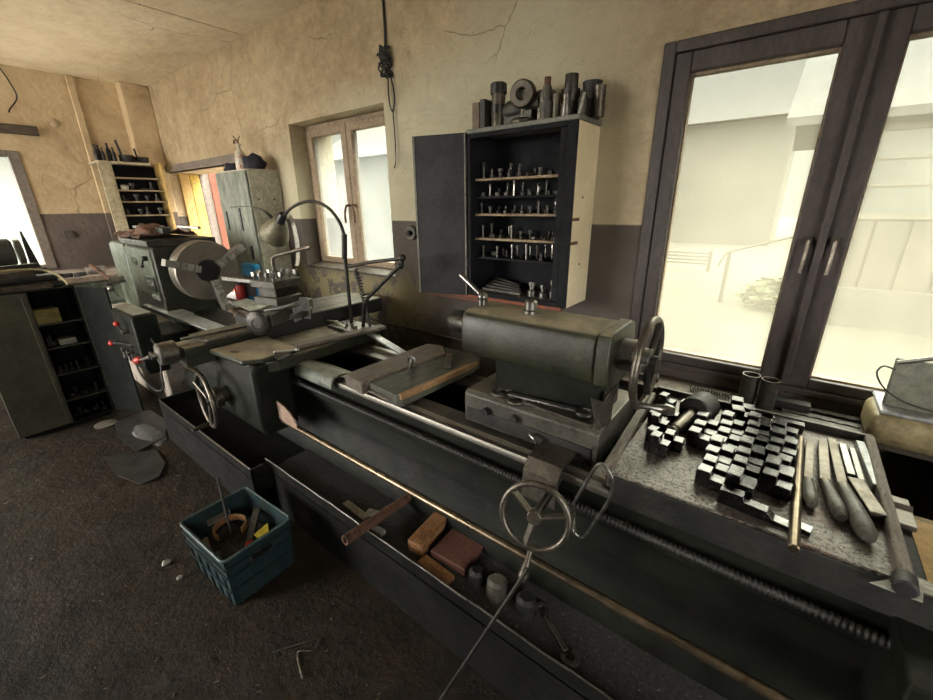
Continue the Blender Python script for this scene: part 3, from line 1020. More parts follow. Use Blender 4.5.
# chip pan under the bed: two overlapping lengths of folded sheet
mb = MB()
T = 0.006
mb.box((-3.45, 0.735, 0.0), (-2.05, 0.735 + T, 0.33)).box((-3.45, 0.735, 0.262), (-2.05, 1.12, 0.270))
mb.box((-3.45, 0.735, 0.17), (-3.45 + T, 1.12, 0.33)).box((-2.056, 0.735, 0.17), (-2.05, 0.84, 0.33))
pan = mb.build('chip_pan', PANB, L)
MB().tube([(-3.45, 1.05, 0.332), (-3.45, 0.737, 0.332), (-2.9, 0.737, 0.332), (-2.05, 0.737, 0.332), (-2.05, 0.80, 0.332)], 0.0045, 8).build('pan_rim', STEEL, pan)
mb = MB()
mb.box((-2.08, 0.835, 0.0), (0.52, 0.835 + T, 0.33)).box((-2.08, 0.835, 0.262), (0.52, 1.12, 0.270))
mb.box((0.514, 0.835, 0.17), (0.52, 1.12, 0.33))
pan2 = mb.build('chip_pan', PANB, L)
pts = [(-2.09 + k * 0.087, 0.837 + random.uniform(-0.002, 0.002), 0.332 + random.uniform(-0.002, 0.002)) for k in range(31)]
MB().tube(pts, 0.0038, 8).build('pan_rim', STEEL, pan2)
GRIT = mat('oily_steel_grit', (0.015, 0.015, 0.015), (0.06, 0.06, 0.057), 0.45, 0.2, 80, (0.25, 0.25, 0.24), 0.60, 90, 1.0)
mb = MB()
rows = []
for j in range(8):
    rows.append([(-2.05 + i * 0.064, 0.845 + j * 0.032, 0.277 + 0.010 * noise.noise(Vector((i * 0.35, j * 0.5, 0))) + 0.001 * j) for i in range(40)])
gr = mb.sheet(rows, 0.008).build('swarf_bed', GRIT, pan2)
gr['kind'] = 'stuff'

# headstock
hsb = MB().prism([(1.08, 0.80), (1.08, 1.34), (1.10, 1.365), (1.52, 1.365), (1.54, 1.34), (1.54, 0.80)], 'x', -4.72, -4.0)
hsb.box((-4.74, 1.11, 0.8), (-4.72, 1.51, 1.35))
HS = hsb.build('headstock', GREEN, L, bevel=0.014, seg=3)
MB().prism([(1.075, 0.72), (1.075, 1.34), (1.095, 1.365), (1.52, 1.365), (1.54, 1.34), (1.54, 0.72)], 'x', -5.2, -4.745).build(
    'gear_cover', GREEN_L, HS, bevel=0.016, seg=3)
MB().box((-4.70, 1.055, 1.366), (-3.985, 1.56, 1.415)).build('lid', STEEL_D, HS, bevel=0.006)
MB().prism([(1.073, 0.96), (1.079, 0.96), (1.079, 1.335), (1.073, 1.335)], 'x', -4.70, -4.06).build('front_panel', GREEN_L, HS, bevel=0.003)
npl = MB().box((-4.26, 1.062, 1.0), (-4.08, 1.073, 1.12)).build('name_plate', BLACKSH, HS, bevel=0.003)
lettering('TGA', 0.07, Matrix.Translation((-4.17, 1.0605, 1.06)) @ Matrix.Rotation(PI / 2, 4, 'X'), PAPER, npl)
MB().box((-4.22, 1.06, 0.93), (-4.05, 1.073, 0.965)).build('chart_plate', PALEM, HS, bevel=0.002)
lettering('TGA', 0.09, Matrix.Translation((-4.5, 1.072, 1.22)) @ Matrix.Rotation(PI / 2, 4, 'X'), GREEN_D, HS, 'raised_lettering')
for (x, z) in ((-4.14, 1.27),):
    lv = MB().cyl((x, 1.04, z), (x, 1.075, z), 0.02, seg=16).tube([(x, 1.045, z), (x + 0.02, 1.03, z - 0.03), (x + 0.03, 1.02, z - 0.05)], 0.007, 8)
    lv.ball((x + 0.03, 1.02, z - 0.055), 0.014, 12)
    lv.build('speed_lever', BLACKSH, HS)
lv = MB().cyl((-5.0, 0.98, 1.02), (-5.0, 1.075, 1.02), 0.035, seg=18).cyl((-5.0, 0.93, 1.0), (-5.0, 1.0, 1.0), 0.022, seg=14)
lv.cyl((-5.05, 0.96, 0.98), (-5.05, 1.0, 0.85), 0.012, seg=10).ball((-4.98, 0.95, 0.95), 0.03)
lv.build('gear_lever_hub', STEEL, HS)
MB().tube([(-5.0, 0.97, 1.03), (-5.1, 0.93, 1.10), (-5.2, 0.9, 1.16)], [0.012, 0.015, 0.018], 10).build('hand_lever', RUST, HS)

# chuck: body, hollow face, three stepped jaws
FX = -3.69
ch = MB()
prof = [(0.05, -0.02), (0.20, -0.02), (0.235, -0.01), (0.24, 0.0), (0.24, 0.115), (0.232, 0.13), (0.094, 0.13), (0.088, 0.124), (0.086, 0.0)]
ch.turned(prof, (FX - 0.13, AX, AZ), (1, 0, 0), 72, caps=False)
CHM = NT('turned_chuck_steel')
nv = CHM.n('ShaderNodeVectorMath', operation='LENGTH')
sp = CHM.n('ShaderNodeSeparateXYZ')
CHM.link(CHM.co.outputs['Object'], sp.inputs[0])
cb = CHM.n('ShaderNodeCombineXYZ')
sy = CHM.n('ShaderNodeMath', operation='SUBTRACT')
CHM.link(sp.outputs[1], sy.inputs[0])
sy.inputs[1].default_value = AX - 1.35
sz = CHM.n('ShaderNodeMath', operation='SUBTRACT')
CHM.link(sp.outputs[2], sz.inputs[0])
sz.inputs[1].default_value = AZ
CHM.link(sy.outputs[0], cb.inputs[1])
CHM.link(sz.outputs[0], cb.inputs[2])
CHM.link(cb.outputs[0], nv.inputs[0])
c0 = CHM.ramp(CHM.noise(5, 5), [(0.3, (0.14, 0.122, 0.10)), (0.7, (0.25, 0.225, 0.19))])
n1 = CHM.n('ShaderNodeTexNoise')
n1.inputs['Scale'].default_value = 180
n1.noise_dimensions = '1D'
CHM.link(nv.outputs['Value'], n1.inputs['W'])
c1 = CHM.mix(0.35, c0, CHM.ramp(n1.outputs['Fac'], [(0.3, (0.09, 0.075, 0.06)), (0.7, (0.30, 0.27, 0.235))]))
CHM.set(**{'Base Color': c1, 'Metallic': 0.75, 'Roughness': 0.42, 'Normal': CHM.bump(n1.outputs['Fac'], 0.15, 0.002)})
CH = ch.build('chuck', CHM.m, L, smooth=30)
MB().turned([(0.0, 0.004), (0.0865, 0.004), (0.0865, 0.0)], (FX - 0.12, AX, AZ), (1, 0, 0), 40).build('bore_shade_disc', BLACK, CH)  # black disc paints the darkness inside the open hole
MB().cyl((FX - 0.2, AX, AZ), (FX - 0.12, AX, AZ), 0.13, seg=40).build('spindle_flange', STEEL_D, CH)
MB().cyl((-4.02, AX, AZ), (FX - 0.18, AX, AZ), 0.10, seg=40).build('spindle_nose', STEEL_D, CH)
for k, ang in enumerate((33, 161, 281)):
    a = math.radians(ang)
    jb = MB()
    M = Matrix.Translation((FX, AX, AZ)) @ Matrix.Rotation(a, 4, 'X')
    # local: x out of the face, y radial
    steps = [(-0.02, 0.075), (0.055, 0.075), (0.055, 0.12), (0.042, 0.12), (0.042, 0.125), (0.055, 0.125), (0.055, 0.17), (0.07, 0.17),
             (0.07, 0.22), (0.058, 0.222), (0.07, 0.226), (0.07, 0.27), (0.085, 0.27), (0.085, 0.325), (-0.0, 0.325), (-0.02, 0.24)]
    jb.prism([(p[0], p[1]) for p in steps], 'z', -0.026, 0.026, M)
    jb.build('chuck_jaw', JAWP, CH, bevel=0.003)

# feed gearbox with red levers
fb = MB().prism([(0.74, 0.52), (0.72, 0.56), (0.72, 0.93), (0.735, 0.95), (0.872, 0.95), (0.872, 0.52)], 'x', -3.98, -3.48)
fb.box((-3.95, 0.87, 0.55), (-3.50, 1.07, 0.78))
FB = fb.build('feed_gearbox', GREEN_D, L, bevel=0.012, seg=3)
MB().box((-3.95, 0.745, 0.951), (-3.51, 0.855, 0.957)).build('top_cover', GREEN_L, FB, bevel=0.003)
for (x, z, dx, dz) in ((-3.64, 0.88, 0.03, -0.08),):
    lv = MB().cyl((x, 0.68, z - 0.05), (x, 0.72, z - 0.05), 0.02, seg=14)
    lv.tube([(x, 0.69, z - 0.05), (x, 0.67, z)], 0.007, 8).build('lever_arm', STEEL, FB)
    MB().ball((x, 0.668, z + 0.012), 0.019, 14).build('lever_knob', RED, FB)
for x in (-3.56, -3.68, -3.8):
    MB().cyl((x, 0.68, 0.66), (x, 0.72, 0.66), 0.018, seg=14).cyl((x, 0.69, 0.68), (x, 0.69, 0.60), 0.007, seg=8).build('selector_handle', STEEL, FB)
MB().tube([(-3.9, 0.66, 0.70), (-3.7, 0.72, 0.71), (-3.42, 0.78, 0.68)], 0.008, 8, smooth=4).build('control_rod', BLACKSH, FB)
MB().ball((-3.91, 0.655, 0.70), 0.02, 14).build('rod_knob', RED, FB)
# splash guard strip over the front way
MB().box((-4.5, 1.05, 0.835), (-3.75, 1.19, 0.845)).build('way_cover', mat('bright_scoured_cover', (0.66, 0.68, 0.7), (0.8, 0.82, 0.84), 0.3, 0.4, 5), L, bevel=0.002)
MB().box((-3.75, 1.055, 0.829), (-3.08, 1.18, 0.839)).build('way_cover', PALEM, L, bevel=0.002)
MB().box((-3.9, 1.20, 0.80), (-2.9, 1.44, 0.83)).build('gap_plate', STEEL_D, L, bevel=0.003)
MB().box((-3.6, 1.46, 0.802), (-2.9, 1.60, 0.835)).build('way_cover', WOODT, L, bevel=0.003)

# carriage: saddle, apron, cross slide, compound, tool post
mb = MB().prism([(-2.86, 0.98), (-2.84, 1.70), (-2.06, 1.70), (-2.04, 0.98), (-2.12, 0.86), (-2.80, 0.86)], 'z', 0.815, 0.885)
SA = mb.build('carriage', GREEN, L, bevel=0.012, seg=3)
ap = MB().prism([(0.865, 0.46), (0.845, 0.52), (0.845, 0.84), (0.87, 0.885), (1.06, 0.885), (1.06, 0.46)], 'x', -2.84, -2.07)
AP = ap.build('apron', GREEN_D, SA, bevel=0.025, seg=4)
mb = MB().prism([(-2.44, 0.80), (-2.10, 0.82), (-2.04, 0.90), (-2.06, 1.12), (-2.44, 1.12)], 'z', 0.886, 0.915)
tp = mb.build('saddle_wing', GREEN, SA, bevel=0.012, seg=3)
lettering('121', 0.045, Matrix.Translation((-2.27, 0.865, 0.9165)) @ Matrix.Rotation(0.25, 4, 'Z'), BLACKSH, tp)
MB().box((-2.66, 0.70, 0.885), (-2.48, 1.15, 0.935)).box((-2.64, 0.70, 0.82), (-2.50, 0.95, 0.89)).build('cross_slide_way', GREEN, SA, bevel=0.006)
MB().box((-2.70, 0.80, 0.936), (-2.46, 1.25, 0.955)).build('cross_slide_cover', CAST_L, SA, bevel=0.004)
cs = MB().box((-2.82, 1.12, 0.886), (-2.42, 2.04, 0.985))
CS = cs.build('cross_slide', CAST, SA, bevel=0.006)
MB().box((-2.815, 1.12, 0.9855), (-2.425, 2.035, 0.989)).build('slide_top', WAY, CS)
mb = MB()
for x in (-2.72, -2.52):
    mb.box((x - 0.008, 1.45, 0.9892), (x + 0.008, 2.0, 0.9900))
mb.build('tee_slot', BLACKSH, CS)
# cross-feed dial and ball handle
dl = MB().turned([(0.02, 0.10), (0.055, 0.10), (0.061, 0.095), (0.061, 0.02), (0.055, 0.012), (0.02, 0.005), (0.018, -0.02), (0, -0.02)],
                 (-2.56, 0.585, 0.915), (0, 1, 0), 40)
DL = dl.build('cross_feed_dial', STEEL, SA)
MB().cyl((-2.56, 0.68, 0.915), (-2.56, 0.75, 0.915), 0.022, seg=20).build('dial_shaft', STEEL_W, SA)
MB().tube([(-2.56, 0.565, 0.915), (-2.62, 0.55, 0.895), (-2.70, 0.545, 0.87)], [0.012, 0.008, 0.008], 10).build('handle_arm', STEEL, DL)
MB().turned([(0, 0), (0.014, 0.004), (0.019, 0.02), (0.017, 0.04), (0.009, 0.055), (0, 0.056)], (-2.69, 0.55, 0.875), (-0.75, -0.35, -0.2), 14, caps=False).build('handle_knob', RED, DL)
MB().cyl((-2.74, 0.845, 0.80), (-2.80, 0.70, 0.84), 0.011, 0.008, seg=12).build('feed_lever', STEEL, AP)
MB().cyl((-2.68, 0.845, 0.78), (-2.76, 0.70, 0.80), 0.011, 0.008, seg=12).build('feed_lever', STEEL, AP)
# big apron handwheel
WC = Vector((-2.45, 0.735, 0.625))
hw = MB().torus(WC, (0.12, 1, 0.0), 0.155, 0.013)
HW = hw.build('apron_handwheel', STEEL_W, AP)
mb = MB().cyl(WC + Vector((0, 0.0, 0)), WC + Vector((0.01, 0.03, 0)), 0.035, seg=20)
for k in range(3):
    a = k * 2 * PI / 3 + 0.5
    mb.cyl(WC + Vector((0, 0.012, 0)), WC + Vector((math.cos(a) * 0.15, 0, math.sin(a) * 0.15)), 0.009, seg=10)
mb.build('wheel_spokes', STEEL_W, HW)
mb = MB().turned([(0.03, 0), (0.058, 0.0), (0.062, 0.005), (0.062, 0.04), (0.045, 0.05), (0.04, 0.085)], (-2.45, 0.765, 0.625), (0, 1, 0), 32)
mb.build('wheel_dial', STEEL_W, HW)
MB().turned([(0.006, 0), (0.012, 0.01), (0.013, 0.06), (0.009, 0.10), (0, 0.103)], WC + Vector((-0.03, 0.0, -0.155)), (0.15, -1, 0), 14, caps=False).build('wheel_handle', STEEL_D, HW)
# compound slide
MB().cyl((-2.52, 1.33, 0.988), (-2.52, 1.33, 1.02), 0.15, seg=48).build('swivel_base', CAST_L, CS)
Mc = Matrix.Translation((-2.52, 1.34, 0.995)) @ Matrix.Rotation(math.radians(-62), 4, 'Z')
cp = MB().box((-0.16, -0.085, 0), (0.30, 0.085, 0.07), Mc)
CP = cp.build('compound_slide', CAST_L, CS, bevel=0.006)
MB().turned([(0.02, 0), (0.066, 0.0), (0.074, 0.006), (0.074, 0.040), (0.066, 0.046), (0.03, 0.048), (0.028, 0.044), (0.0, 0.044)],
            Mc @ Vector((0.285, 0, 0.02)), Mc.to_3x3() @ Vector((1, 0, 0)), 40).build('compound_dial', STEEL_D, CP)
MB().box((0.08, -0.01, 0.072), (0.22, 0.11, 0.077), Mc @ Matrix.Rotation(0.12, 4, 'X')).build('swarf_guard', PALEM, CP, bevel=0.002)
MB().box((0.0, 0.09, -0.03), (0.012, 0.15, 0.11), Mc).box((-0.0, 0.09, -0.03), (0.10, 0.10, 0.06), Mc).build('guard_bracket', PALEM, CP, bevel=0.002)
# four-way tool post
Mt = Matrix.Translation((-2.53, 1.29, 1.08)) @ Matrix.Rotation(math.radians(12), 4, 'Z')
tpst = MB().box((-0.10, -0.10, 0), (0.10, 0.10, 0.045), Mt)
TP = tpst.build('tool_post', CAST_L, CS, bevel=0.005)
MB().box((-0.078, -0.078, 0.045), (0.078, 0.078, 0.105), Mt).build('tool_post_core', STEEL_D, TP, bevel=0.004)
MB().box((-0.105, -0.105, 0.105), (0.105, 0.105, 0.150), Mt).build('top_plate', CAST_L, TP, bevel=0.005)
pb = None
for (u, v) in ((-0.085, -0.085), (-0.03, -0.085), (0.03, -0.085), (0.085, -0.085), (0.085, -0.03), (0.085, 0.03), (0.085, 0.085), (0.03, 0.085),
               (-0.03, 0.085), (-0.085, 0.085), (-0.085, 0.03), (-0.085, -0.03)):
    b_ = MB()
    b_.cyl(Mt @ Vector((u, v, 0.15)), Mt @ Vector((u, v, 0.172)), 0.008, seg=10)
    b_.cbox(Mt @ Vector((u, v, 0.185)), (0.022, 0.022, 0.028), rz=random.random())
    b_.build('clamp_bolt', STEEL, TP, bevel=0.002)
MB().cyl(Mt @ Vector((0, 0, 0.15)), Mt @ Vector((0, 0, 0.20)), 0.028, 0.022, seg=20).build('centre_nut', STEEL_W, TP, bevel=0.002)
MB().tube([(-2.53, 1.29, 1.27), (-2.53, 1.29, 1.345), (-2.52, 1.295, 1.362), (-2.49, 1.30, 1.372), (-2.18, 1.35, 1.435)], [0.012, 0.011, 0.011, 0.011, 0.012], 12, smooth=0).build('locking_handle', STEEL_W, TP)
# cable-guard and nut clutter at the back of the saddle
mb = MB().box((-2.36, 1.50, 0.886), (-2.08, 1.68, 0.905))
for k in range(5):
    mb.cyl((-2.32 + 0.05 * k, 1.55 + 0.02 * (k % 2), 0.905), (-2.32 + 0.05 * k, 1.55 + 0.02 * (k % 2), 0.93), 0.014, seg=6)
mb.tube([(-2.36, 1.5, 0.93), (-2.25, 1.48, 0.95), (-2.15, 1.5, 0.93)], 0.01, 8, smooth=4)
mb.build('steady_clamp', STEEL, SA, bevel=0.002)
# way wiper wing to the right of the saddle
g = []
for i in range(6):
    x = -2.05 + i * 0.068
    g.append([(x, 1.17, 0.826), (x, 1.12, 0.832), (x, 1.09, 0.825), (x, 1.072, 0.80), (x, 1.068, 0.77)])
MB().sheet(g, 0.01).build('way_wiper', GREEN_L, SA)
mb = MB().cyl((-2.02, 0.96, 0.90), (-2.02, 1.04, 0.91), 0.018, seg=14).cyl((-2.05, 0.98, 0.93), (-1.93, 1.04, 0.95), 0.008, seg=10)
mb.ball((-1.93, 1.04, 0.95), 0.013).ball((-2.05, 0.98, 0.93), 0.013)
mb.build('carriage_lock', STEEL, SA)
MB().prism([(-2.05, 0.66), (-1.985, 0.65), (-1.93, 0.63), (-1.88, 0.59), (-1.87, 0.56), (-1.90, 0.545), (-2.05, 0.555)], 'y', 0.935, 0.942).build('rod_guard', PINK, AP)

# tailstock
ts = MB().prism([(1.19, 0.803), (1.19, 0.925), (1.205, 0.94), (1.57, 0.94), (1.585, 0.925), (1.585, 0.803)], 'x', -0.945, -0.378)
TS = ts.build('tailstock', CAST_L, L, bevel=0.006, seg=3)
MB().box((-0.93, 1.184, 0.818), (-0.40, 1.191, 0.87)).build('gib_strip', CAST, TS, bevel=0.003)
MB().prism([(1.275, 0.938), (1.262, 1.10), (1.45, 1.10), (1.46, 0.938)], 'x', -0.85, -0.41).build('tailstock_neck', GREEN_D, TS, bevel=0.012)
MB().prism([(1.25, 1.075), (1.228, 1.10), (1.222, 1.13), (1.222, 1.22), (1.235, 1.248), (1.262, 1.26), (1.43, 1.26), (1.458, 1.248), (1.47, 1.22), (1.47, 1.12), (1.455, 1.085), (1.43, 1.07)],
           'x', -0.985, -0.43).build('quill_housing', GREEN, TS, bevel=0.010, seg=3)
MB().prism([(1.25, 1.065), (1.218, 1.09), (1.214, 1.13), (1.214, 1.225), (1.228, 1.256), (1.262, 1.268), (1.43, 1.268), (1.464, 1.256), (1.478, 1.22), (1.478, 1.11), (1.46, 1.075), (1.43, 1.06)],
           'x', -0.43, -0.385).build('end_cap', GREEN, TS, bevel=0.005)
MB().turned([(0.046, -0.06), (0.050, -0.05), (0.050, 0.085), (0.046, 0.092), (0.03, 0.092), (0.014, 0.094), (0.0, 0.118)], (-1.03, AX, AZ), (-1, 0, 0), 32).build('quill', STEEL_D, TS)
MB().cyl((-0.385, AX, AZ), (-0.335, AX, AZ), 0.056, seg=28).cyl((-0.335, AX, AZ), (-0.29, AX, AZ), 0.035, seg=20).build('screw_boss', CAST_L, TS, bevel=0.003)
tw = MB().torus((-0.30, AX, AZ - 0.015), (1, 0, 0), 0.145, 0.0125)
TW = tw.build('quill_handwheel', STEEL_W, TS)
mb = MB().cyl((-0.32, AX, AZ - 0.015), (-0.27, AX, AZ - 0.015), 0.03, seg=20)
for k in range(3):
    a = k * 2 * PI / 3 + 0.9
    mb.cyl((-0.30, AX, AZ - 0.015), (-0.30, AX + math.cos(a) * 0.14, AZ - 0.015 + math.sin(a) * 0.14), 0.011, seg=10)
mb.build('wheel_spokes', STEEL_D, TW)
MB().turned([(0.007, 0), (0.011, 0.02), (0.008, 0.05), (0.014, 0.075), (0.017, 0.095), (0.013, 0.115), (0, 0.118)], (-0.30, AX - 0.08, AZ - 0.132), (1, 0, 0.1), 16, caps=False).build('wheel_handle', STEEL, TW)
mb = MB().cyl((-0.965, AX, 1.258), (-0.965, AX, 1.285), 0.02, seg=16).ball((-0.965, AX, 1.295), 0.022)
mb.cyl((-0.97, AX, 1.30), (-1.085, AX + 0.01, 1.372), 0.009, 0.012, seg=12)
mb.build('clamp_lever', STEEL, TS)
mb = MB().turned([(0.03, 0), (0.03, 0.012), (0.024, 0.016), (0.024, 0.045), (0.018, 0.052), (0, 0.052)], (-0.74, AX, 1.259), (0, 0, 1), 20)
mb.build('oil_cap', STEEL, TS)
for (x, z) in ((-0.70, 0.89), (-0.93 + 0.1, 0.88)):
    MB().cyl((x, 1.168, z), (x, 1.192, z), 0.016, seg=6).build('adjusting_screw', CAST, TS)
# clamp plate hooked over the front way
mb = MB()
g = []
for i in range(4):
    x = -0.575 + i * 0.042
    g.append([(x, 1.27, 0.835), (x, 1.14, 0.838), (x, 1.075, 0.832), (x, 1.045, 0.80), (x, 1.038, 0.70)])
mb.sheet(g, 0.012).build('clamp_plate', STEEL_W, TS)
mb = MB().tube([(-0.62, 1.19, 0.84), (-0.62, 1.16, 0.86), (-0.59, 1.15, 0.85), (-0.59, 1.16, 0.82)], 0.006, 8, smooth=3)
mb.build('hook', STEEL, TS)
# bent sheet guard standing on the base
MB().sheet([[(-0.425, 1.20, 1.05), (-0.395, 1.20, 0.942)], [(-0.392, 1.235, 1.03), (-0.385, 1.23, 0.942)], [(-0.372, 1.27, 1.085), (-0.375, 1.27, 0.942)],
            ], 0.005).build('bent_guard', STEEL_W, TS)
# traverse handwheel on the front
TC = Vector((-0.452, 0.90, 0.765))
wn = Vector((0.25, -1, 0.25)).normalized()
th = MB().torus(TC, wn, 0.102, 0.0105)
TH = th.build('traverse_handwheel', STEEL_W, TS)
mb = MB().cyl(TC - wn * 0.02, TC + wn * 0.012, 0.022, seg=20)
u_ = wn.orthogonal().normalized()
v_ = wn.cross(u_)
for k in range(3):
    a = k * 2 * PI / 3 + 0.6
    d_ = u_ * math.cos(a) + v_ * math.sin(a)
    mb.bar(TC, TC + d_ * 0.1, 0.022, 0.008)
mb.build('wheel_spokes', STEEL_W, TH, bevel=0.002)
MB().cyl(TC, (-0.47, 1.12, 0.78), 0.014, seg=14).build('wheel_shaft', STEEL_D, TH)
MB().turned([(0.006, 0), (0.009, 0.012), (0.009, 0.04), (0.016, 0.07), (0.017, 0.085), (0.010, 0.10), (0, 0.102)], TC + Vector((0.005, -0.02, -0.098)), (0.05, -0.6, -0.75), 16, caps=False).build('wheel_handle', STEEL_W, TH)

# ------------------------------------------------------------------ lamp on the carriage
LP = thing('machine_lamp', 'swan-necked work lamp with olive conical shade rising from the back of the lathe carriage', 'lamp', (-2.25, 1.62, 0.886))
MB().cyl((-2.25, 1.62, 0.886), (-2.25, 1.62, 0.90), 0.035, seg=20).build('base', STEEL_D, LP)
MB().tube([(-2.25, 1.62, 0.89), (-2.235, 1.61, 1.20), (-2.215, 1.6, 1.42), (-2.20, 1.6, 1.46)], 0.012, 12).tube([(-2.225, 1.6, 1.34), (-2.20, 1.6, 1.49)], 0.017, 12).build('pole', STEEL_D, LP)
MB().tube([(-2.20, 1.6, 1.48), (-2.235, 1.6, 1.56), (-2.32, 1.6, 1.635), (-2.43, 1.6, 1.675), (-2.55, 1.6, 1.685), (-2.68, 1.6, 1.668), (-2.80, 1.6, 1.63), (-2.90, 1.6, 1.575)],
          0.0105, 12, smooth=5).build('swan_neck', STEEL_D, LP)
sd_ = Vector((-0.27, 0.02, -0.21)).normalized()
so = Vector((-2.89, 1.6, 1.595))
MB().turned([(0.0, -0.02), (0.024, -0.015), (0.032, 0.0), (0.036, 0.06), (0.04, 0.07)], so, sd_, 28, caps=False).build('lamp_socket', BLACKSH, LP)
MB().turned([(0.036, 0.06), (0.055, 0.08), (0.082, 0.15), (0.104, 0.225), (0.104, 0.229), (0.098, 0.225), (0.078, 0.152), (0.05, 0.084), (0.03, 0.064)], so, sd_, 40, caps=False).build('lamp_shade', SHADE, LP)
g = [[(-2.93 - 0.02 * i, 1.57, 1.585 + 0.012 * i * (1 - i / 14)), (-2.93 - 0.02 * i, 1.60, 1.59 + 0.012 * i * (1 - i / 14))] for i in range(0, 22)]
pts = [(-2.98, 1.58, 1.56), (-3.08, 1.58, 1.62), (-3.25, 1.58, 1.655), (-3.45, 1.58, 1.66), (-3.60, 1.58, 1.655)]
pts = catmull([Vector(p) for p in pts], 5)
MB().sheet([[p + Vector((0, -0.014, 0)), p + Vector((0, 0.014, 0))] for p in pts], 0.006).build('bracket_strip', STEEL_D, LP)
pts = []
for k in range(14):
    a = math.radians(75 - k * 11)
    pts.append(Vector((-2.98 + 0.10 * math.cos(a) + 0.03, 1.66, 1.42 + 0.20 * math.sin(a))))
MB().sheet([[p + Vector((-0.018 - 0.012 * math.sin(PI * i / 13), 0, 0)), p + Vector((0.006, 0.01, 0))] for i, p in enumerate(pts)], 0.004).build('reflector_strip', LOCKERS, LP)
# hinged support arm and hose
AR = thing('hinged_arm', 'jointed steel rod arm reaching from the lamp pole towards the wall', 'arm', (-2.12, 1.62, 0.90))
MB().tube([(-2.205, 1.61, 1.29), (-1.95, 1.605, 1.34), (-1.70, 1.6, 1.375)], 0.0105, 10).build('upper_rod', STEEL_D, AR)
MB().tube([(-1.72, 1.6, 1.335), (-2.02, 1.6, 1.12), (-2.09, 1.61, 1.05), (-2.13, 1.62, 0.90)], 0.0115, 10).build('lower_rod', STEEL_D, AR)
MB().ball((-1.70, 1.6, 1.378), 0.022).ball((-1.715, 1.6, 1.335), 0.020).bar((-1.70, 1.6, 1.375), (-1.715, 1.6, 1.335), 0.02, 0.02).build('joint', STEEL_D, AR)
HO = []
for k in range(60):
    t_ = k / 59
    c_ = Vector((-2.15, 1.62, 1.28)).lerp(Vector((-2.10, 1.63, 1.06)), t_)
    HO.append(c_ + Vector((0.014 * math.cos(k * 1.3), 0.014 * math.sin(k * 1.3), 0)))
MB().tube(HO, 0.005, 6).build('coiled_cable', BLACK, AR)
MB().tube([(-2.10, 1.63, 1.07), (-2.085, 1.63, 0.98), (-2.07, 1.63, 0.90)], 0.010, 8).build('cable_end', BLACK, AR)

# ------------------------------------------------------------------ things lying on the lathe
BLK = MB().prism([(-1.605, 1.08), (-1.60, 1.665), (-1.50, 1.69), (-1.395, 1.60), (-1.455, 1.065)], 'z', 0.815, 0.88).build('timber_block', WOODT, bevel=0.006)
tag(BLK, 'grey-brown timber block lying across the bed ways, the one nearer the chuck', 'wood block')
BL2 = MB().prism([(-1.445, 1.10), (-1.385, 1.60), (-1.49, 1.69), (-1.30, 1.70), (-1.21, 1.66), (-1.20, 1.58), (-1.215, 1.10), (-1.24, 1.08)], 'z', 0.815, 0.872).build('timber_board', WOODG, bevel=0.004)
tag(BL2, 'dark green-stained board with split corner lying across the bed ways nearest the tailstock', 'board')
MB().prism([(-1.235, 1.09), (-1.205, 1.55), (-1.19, 1.62), (-1.185, 1.5), (-1.215, 1.09)], 'z', 0.85, 0.876).build('split_edge', WOODL, BL2, bevel=0.001)
PK = MB().bar((-2.14, 1.045, 0.905), (-2.02, 1.70, 0.905), 0.075, 0.018).build('thin_plank', WOODT, bevel=0.003)
tag(PK, 'long thin weathered plank lying across the bed just right of the carriage', 'plank')
o = MB().bar((-2.16, 1.62, 0.895), (-1.62, 1.55, 0.816), 0.05, 0.012).build('flat_bar', PALEM, bevel=0.002)
tag(o, 'pale flat bar lying on the rear bed way beside the thin plank', 'flat bar')
o = MB().turned([(0.0, 0.0), (0.020, 0.0), (0.021, 0.004), (0.021, 0.014), (0.012, 0.016), (0.011, 0.165), (0.008, 0.17), (0, 0.17)], (-1.44, 1.38, 0.902), (0.66, -0.75, 0), 18, caps=False).build('headed_pin', STEEL)
tag(o, 'short round steel pin with a flat head lying on the timber boards', 'pin')
o = MB().bar((-1.37, 1.60, 0.880), (-1.255, 1.44, 0.880), 0.036, 0.014).build('flat_bar', STEEL, bevel=0.002)
tag(o, 'short dark rectangular steel bar lying on the green-stained board', 'flat bar')
o = MB().tube([(-1.42, 1.11, 0.842), (-1.42, 1.075, 0.842), (-1.28, 1.06, 0.842), (-1.27, 1.09, 0.842)], 0.004, 8).build('wire_handle', STEEL, BL2)


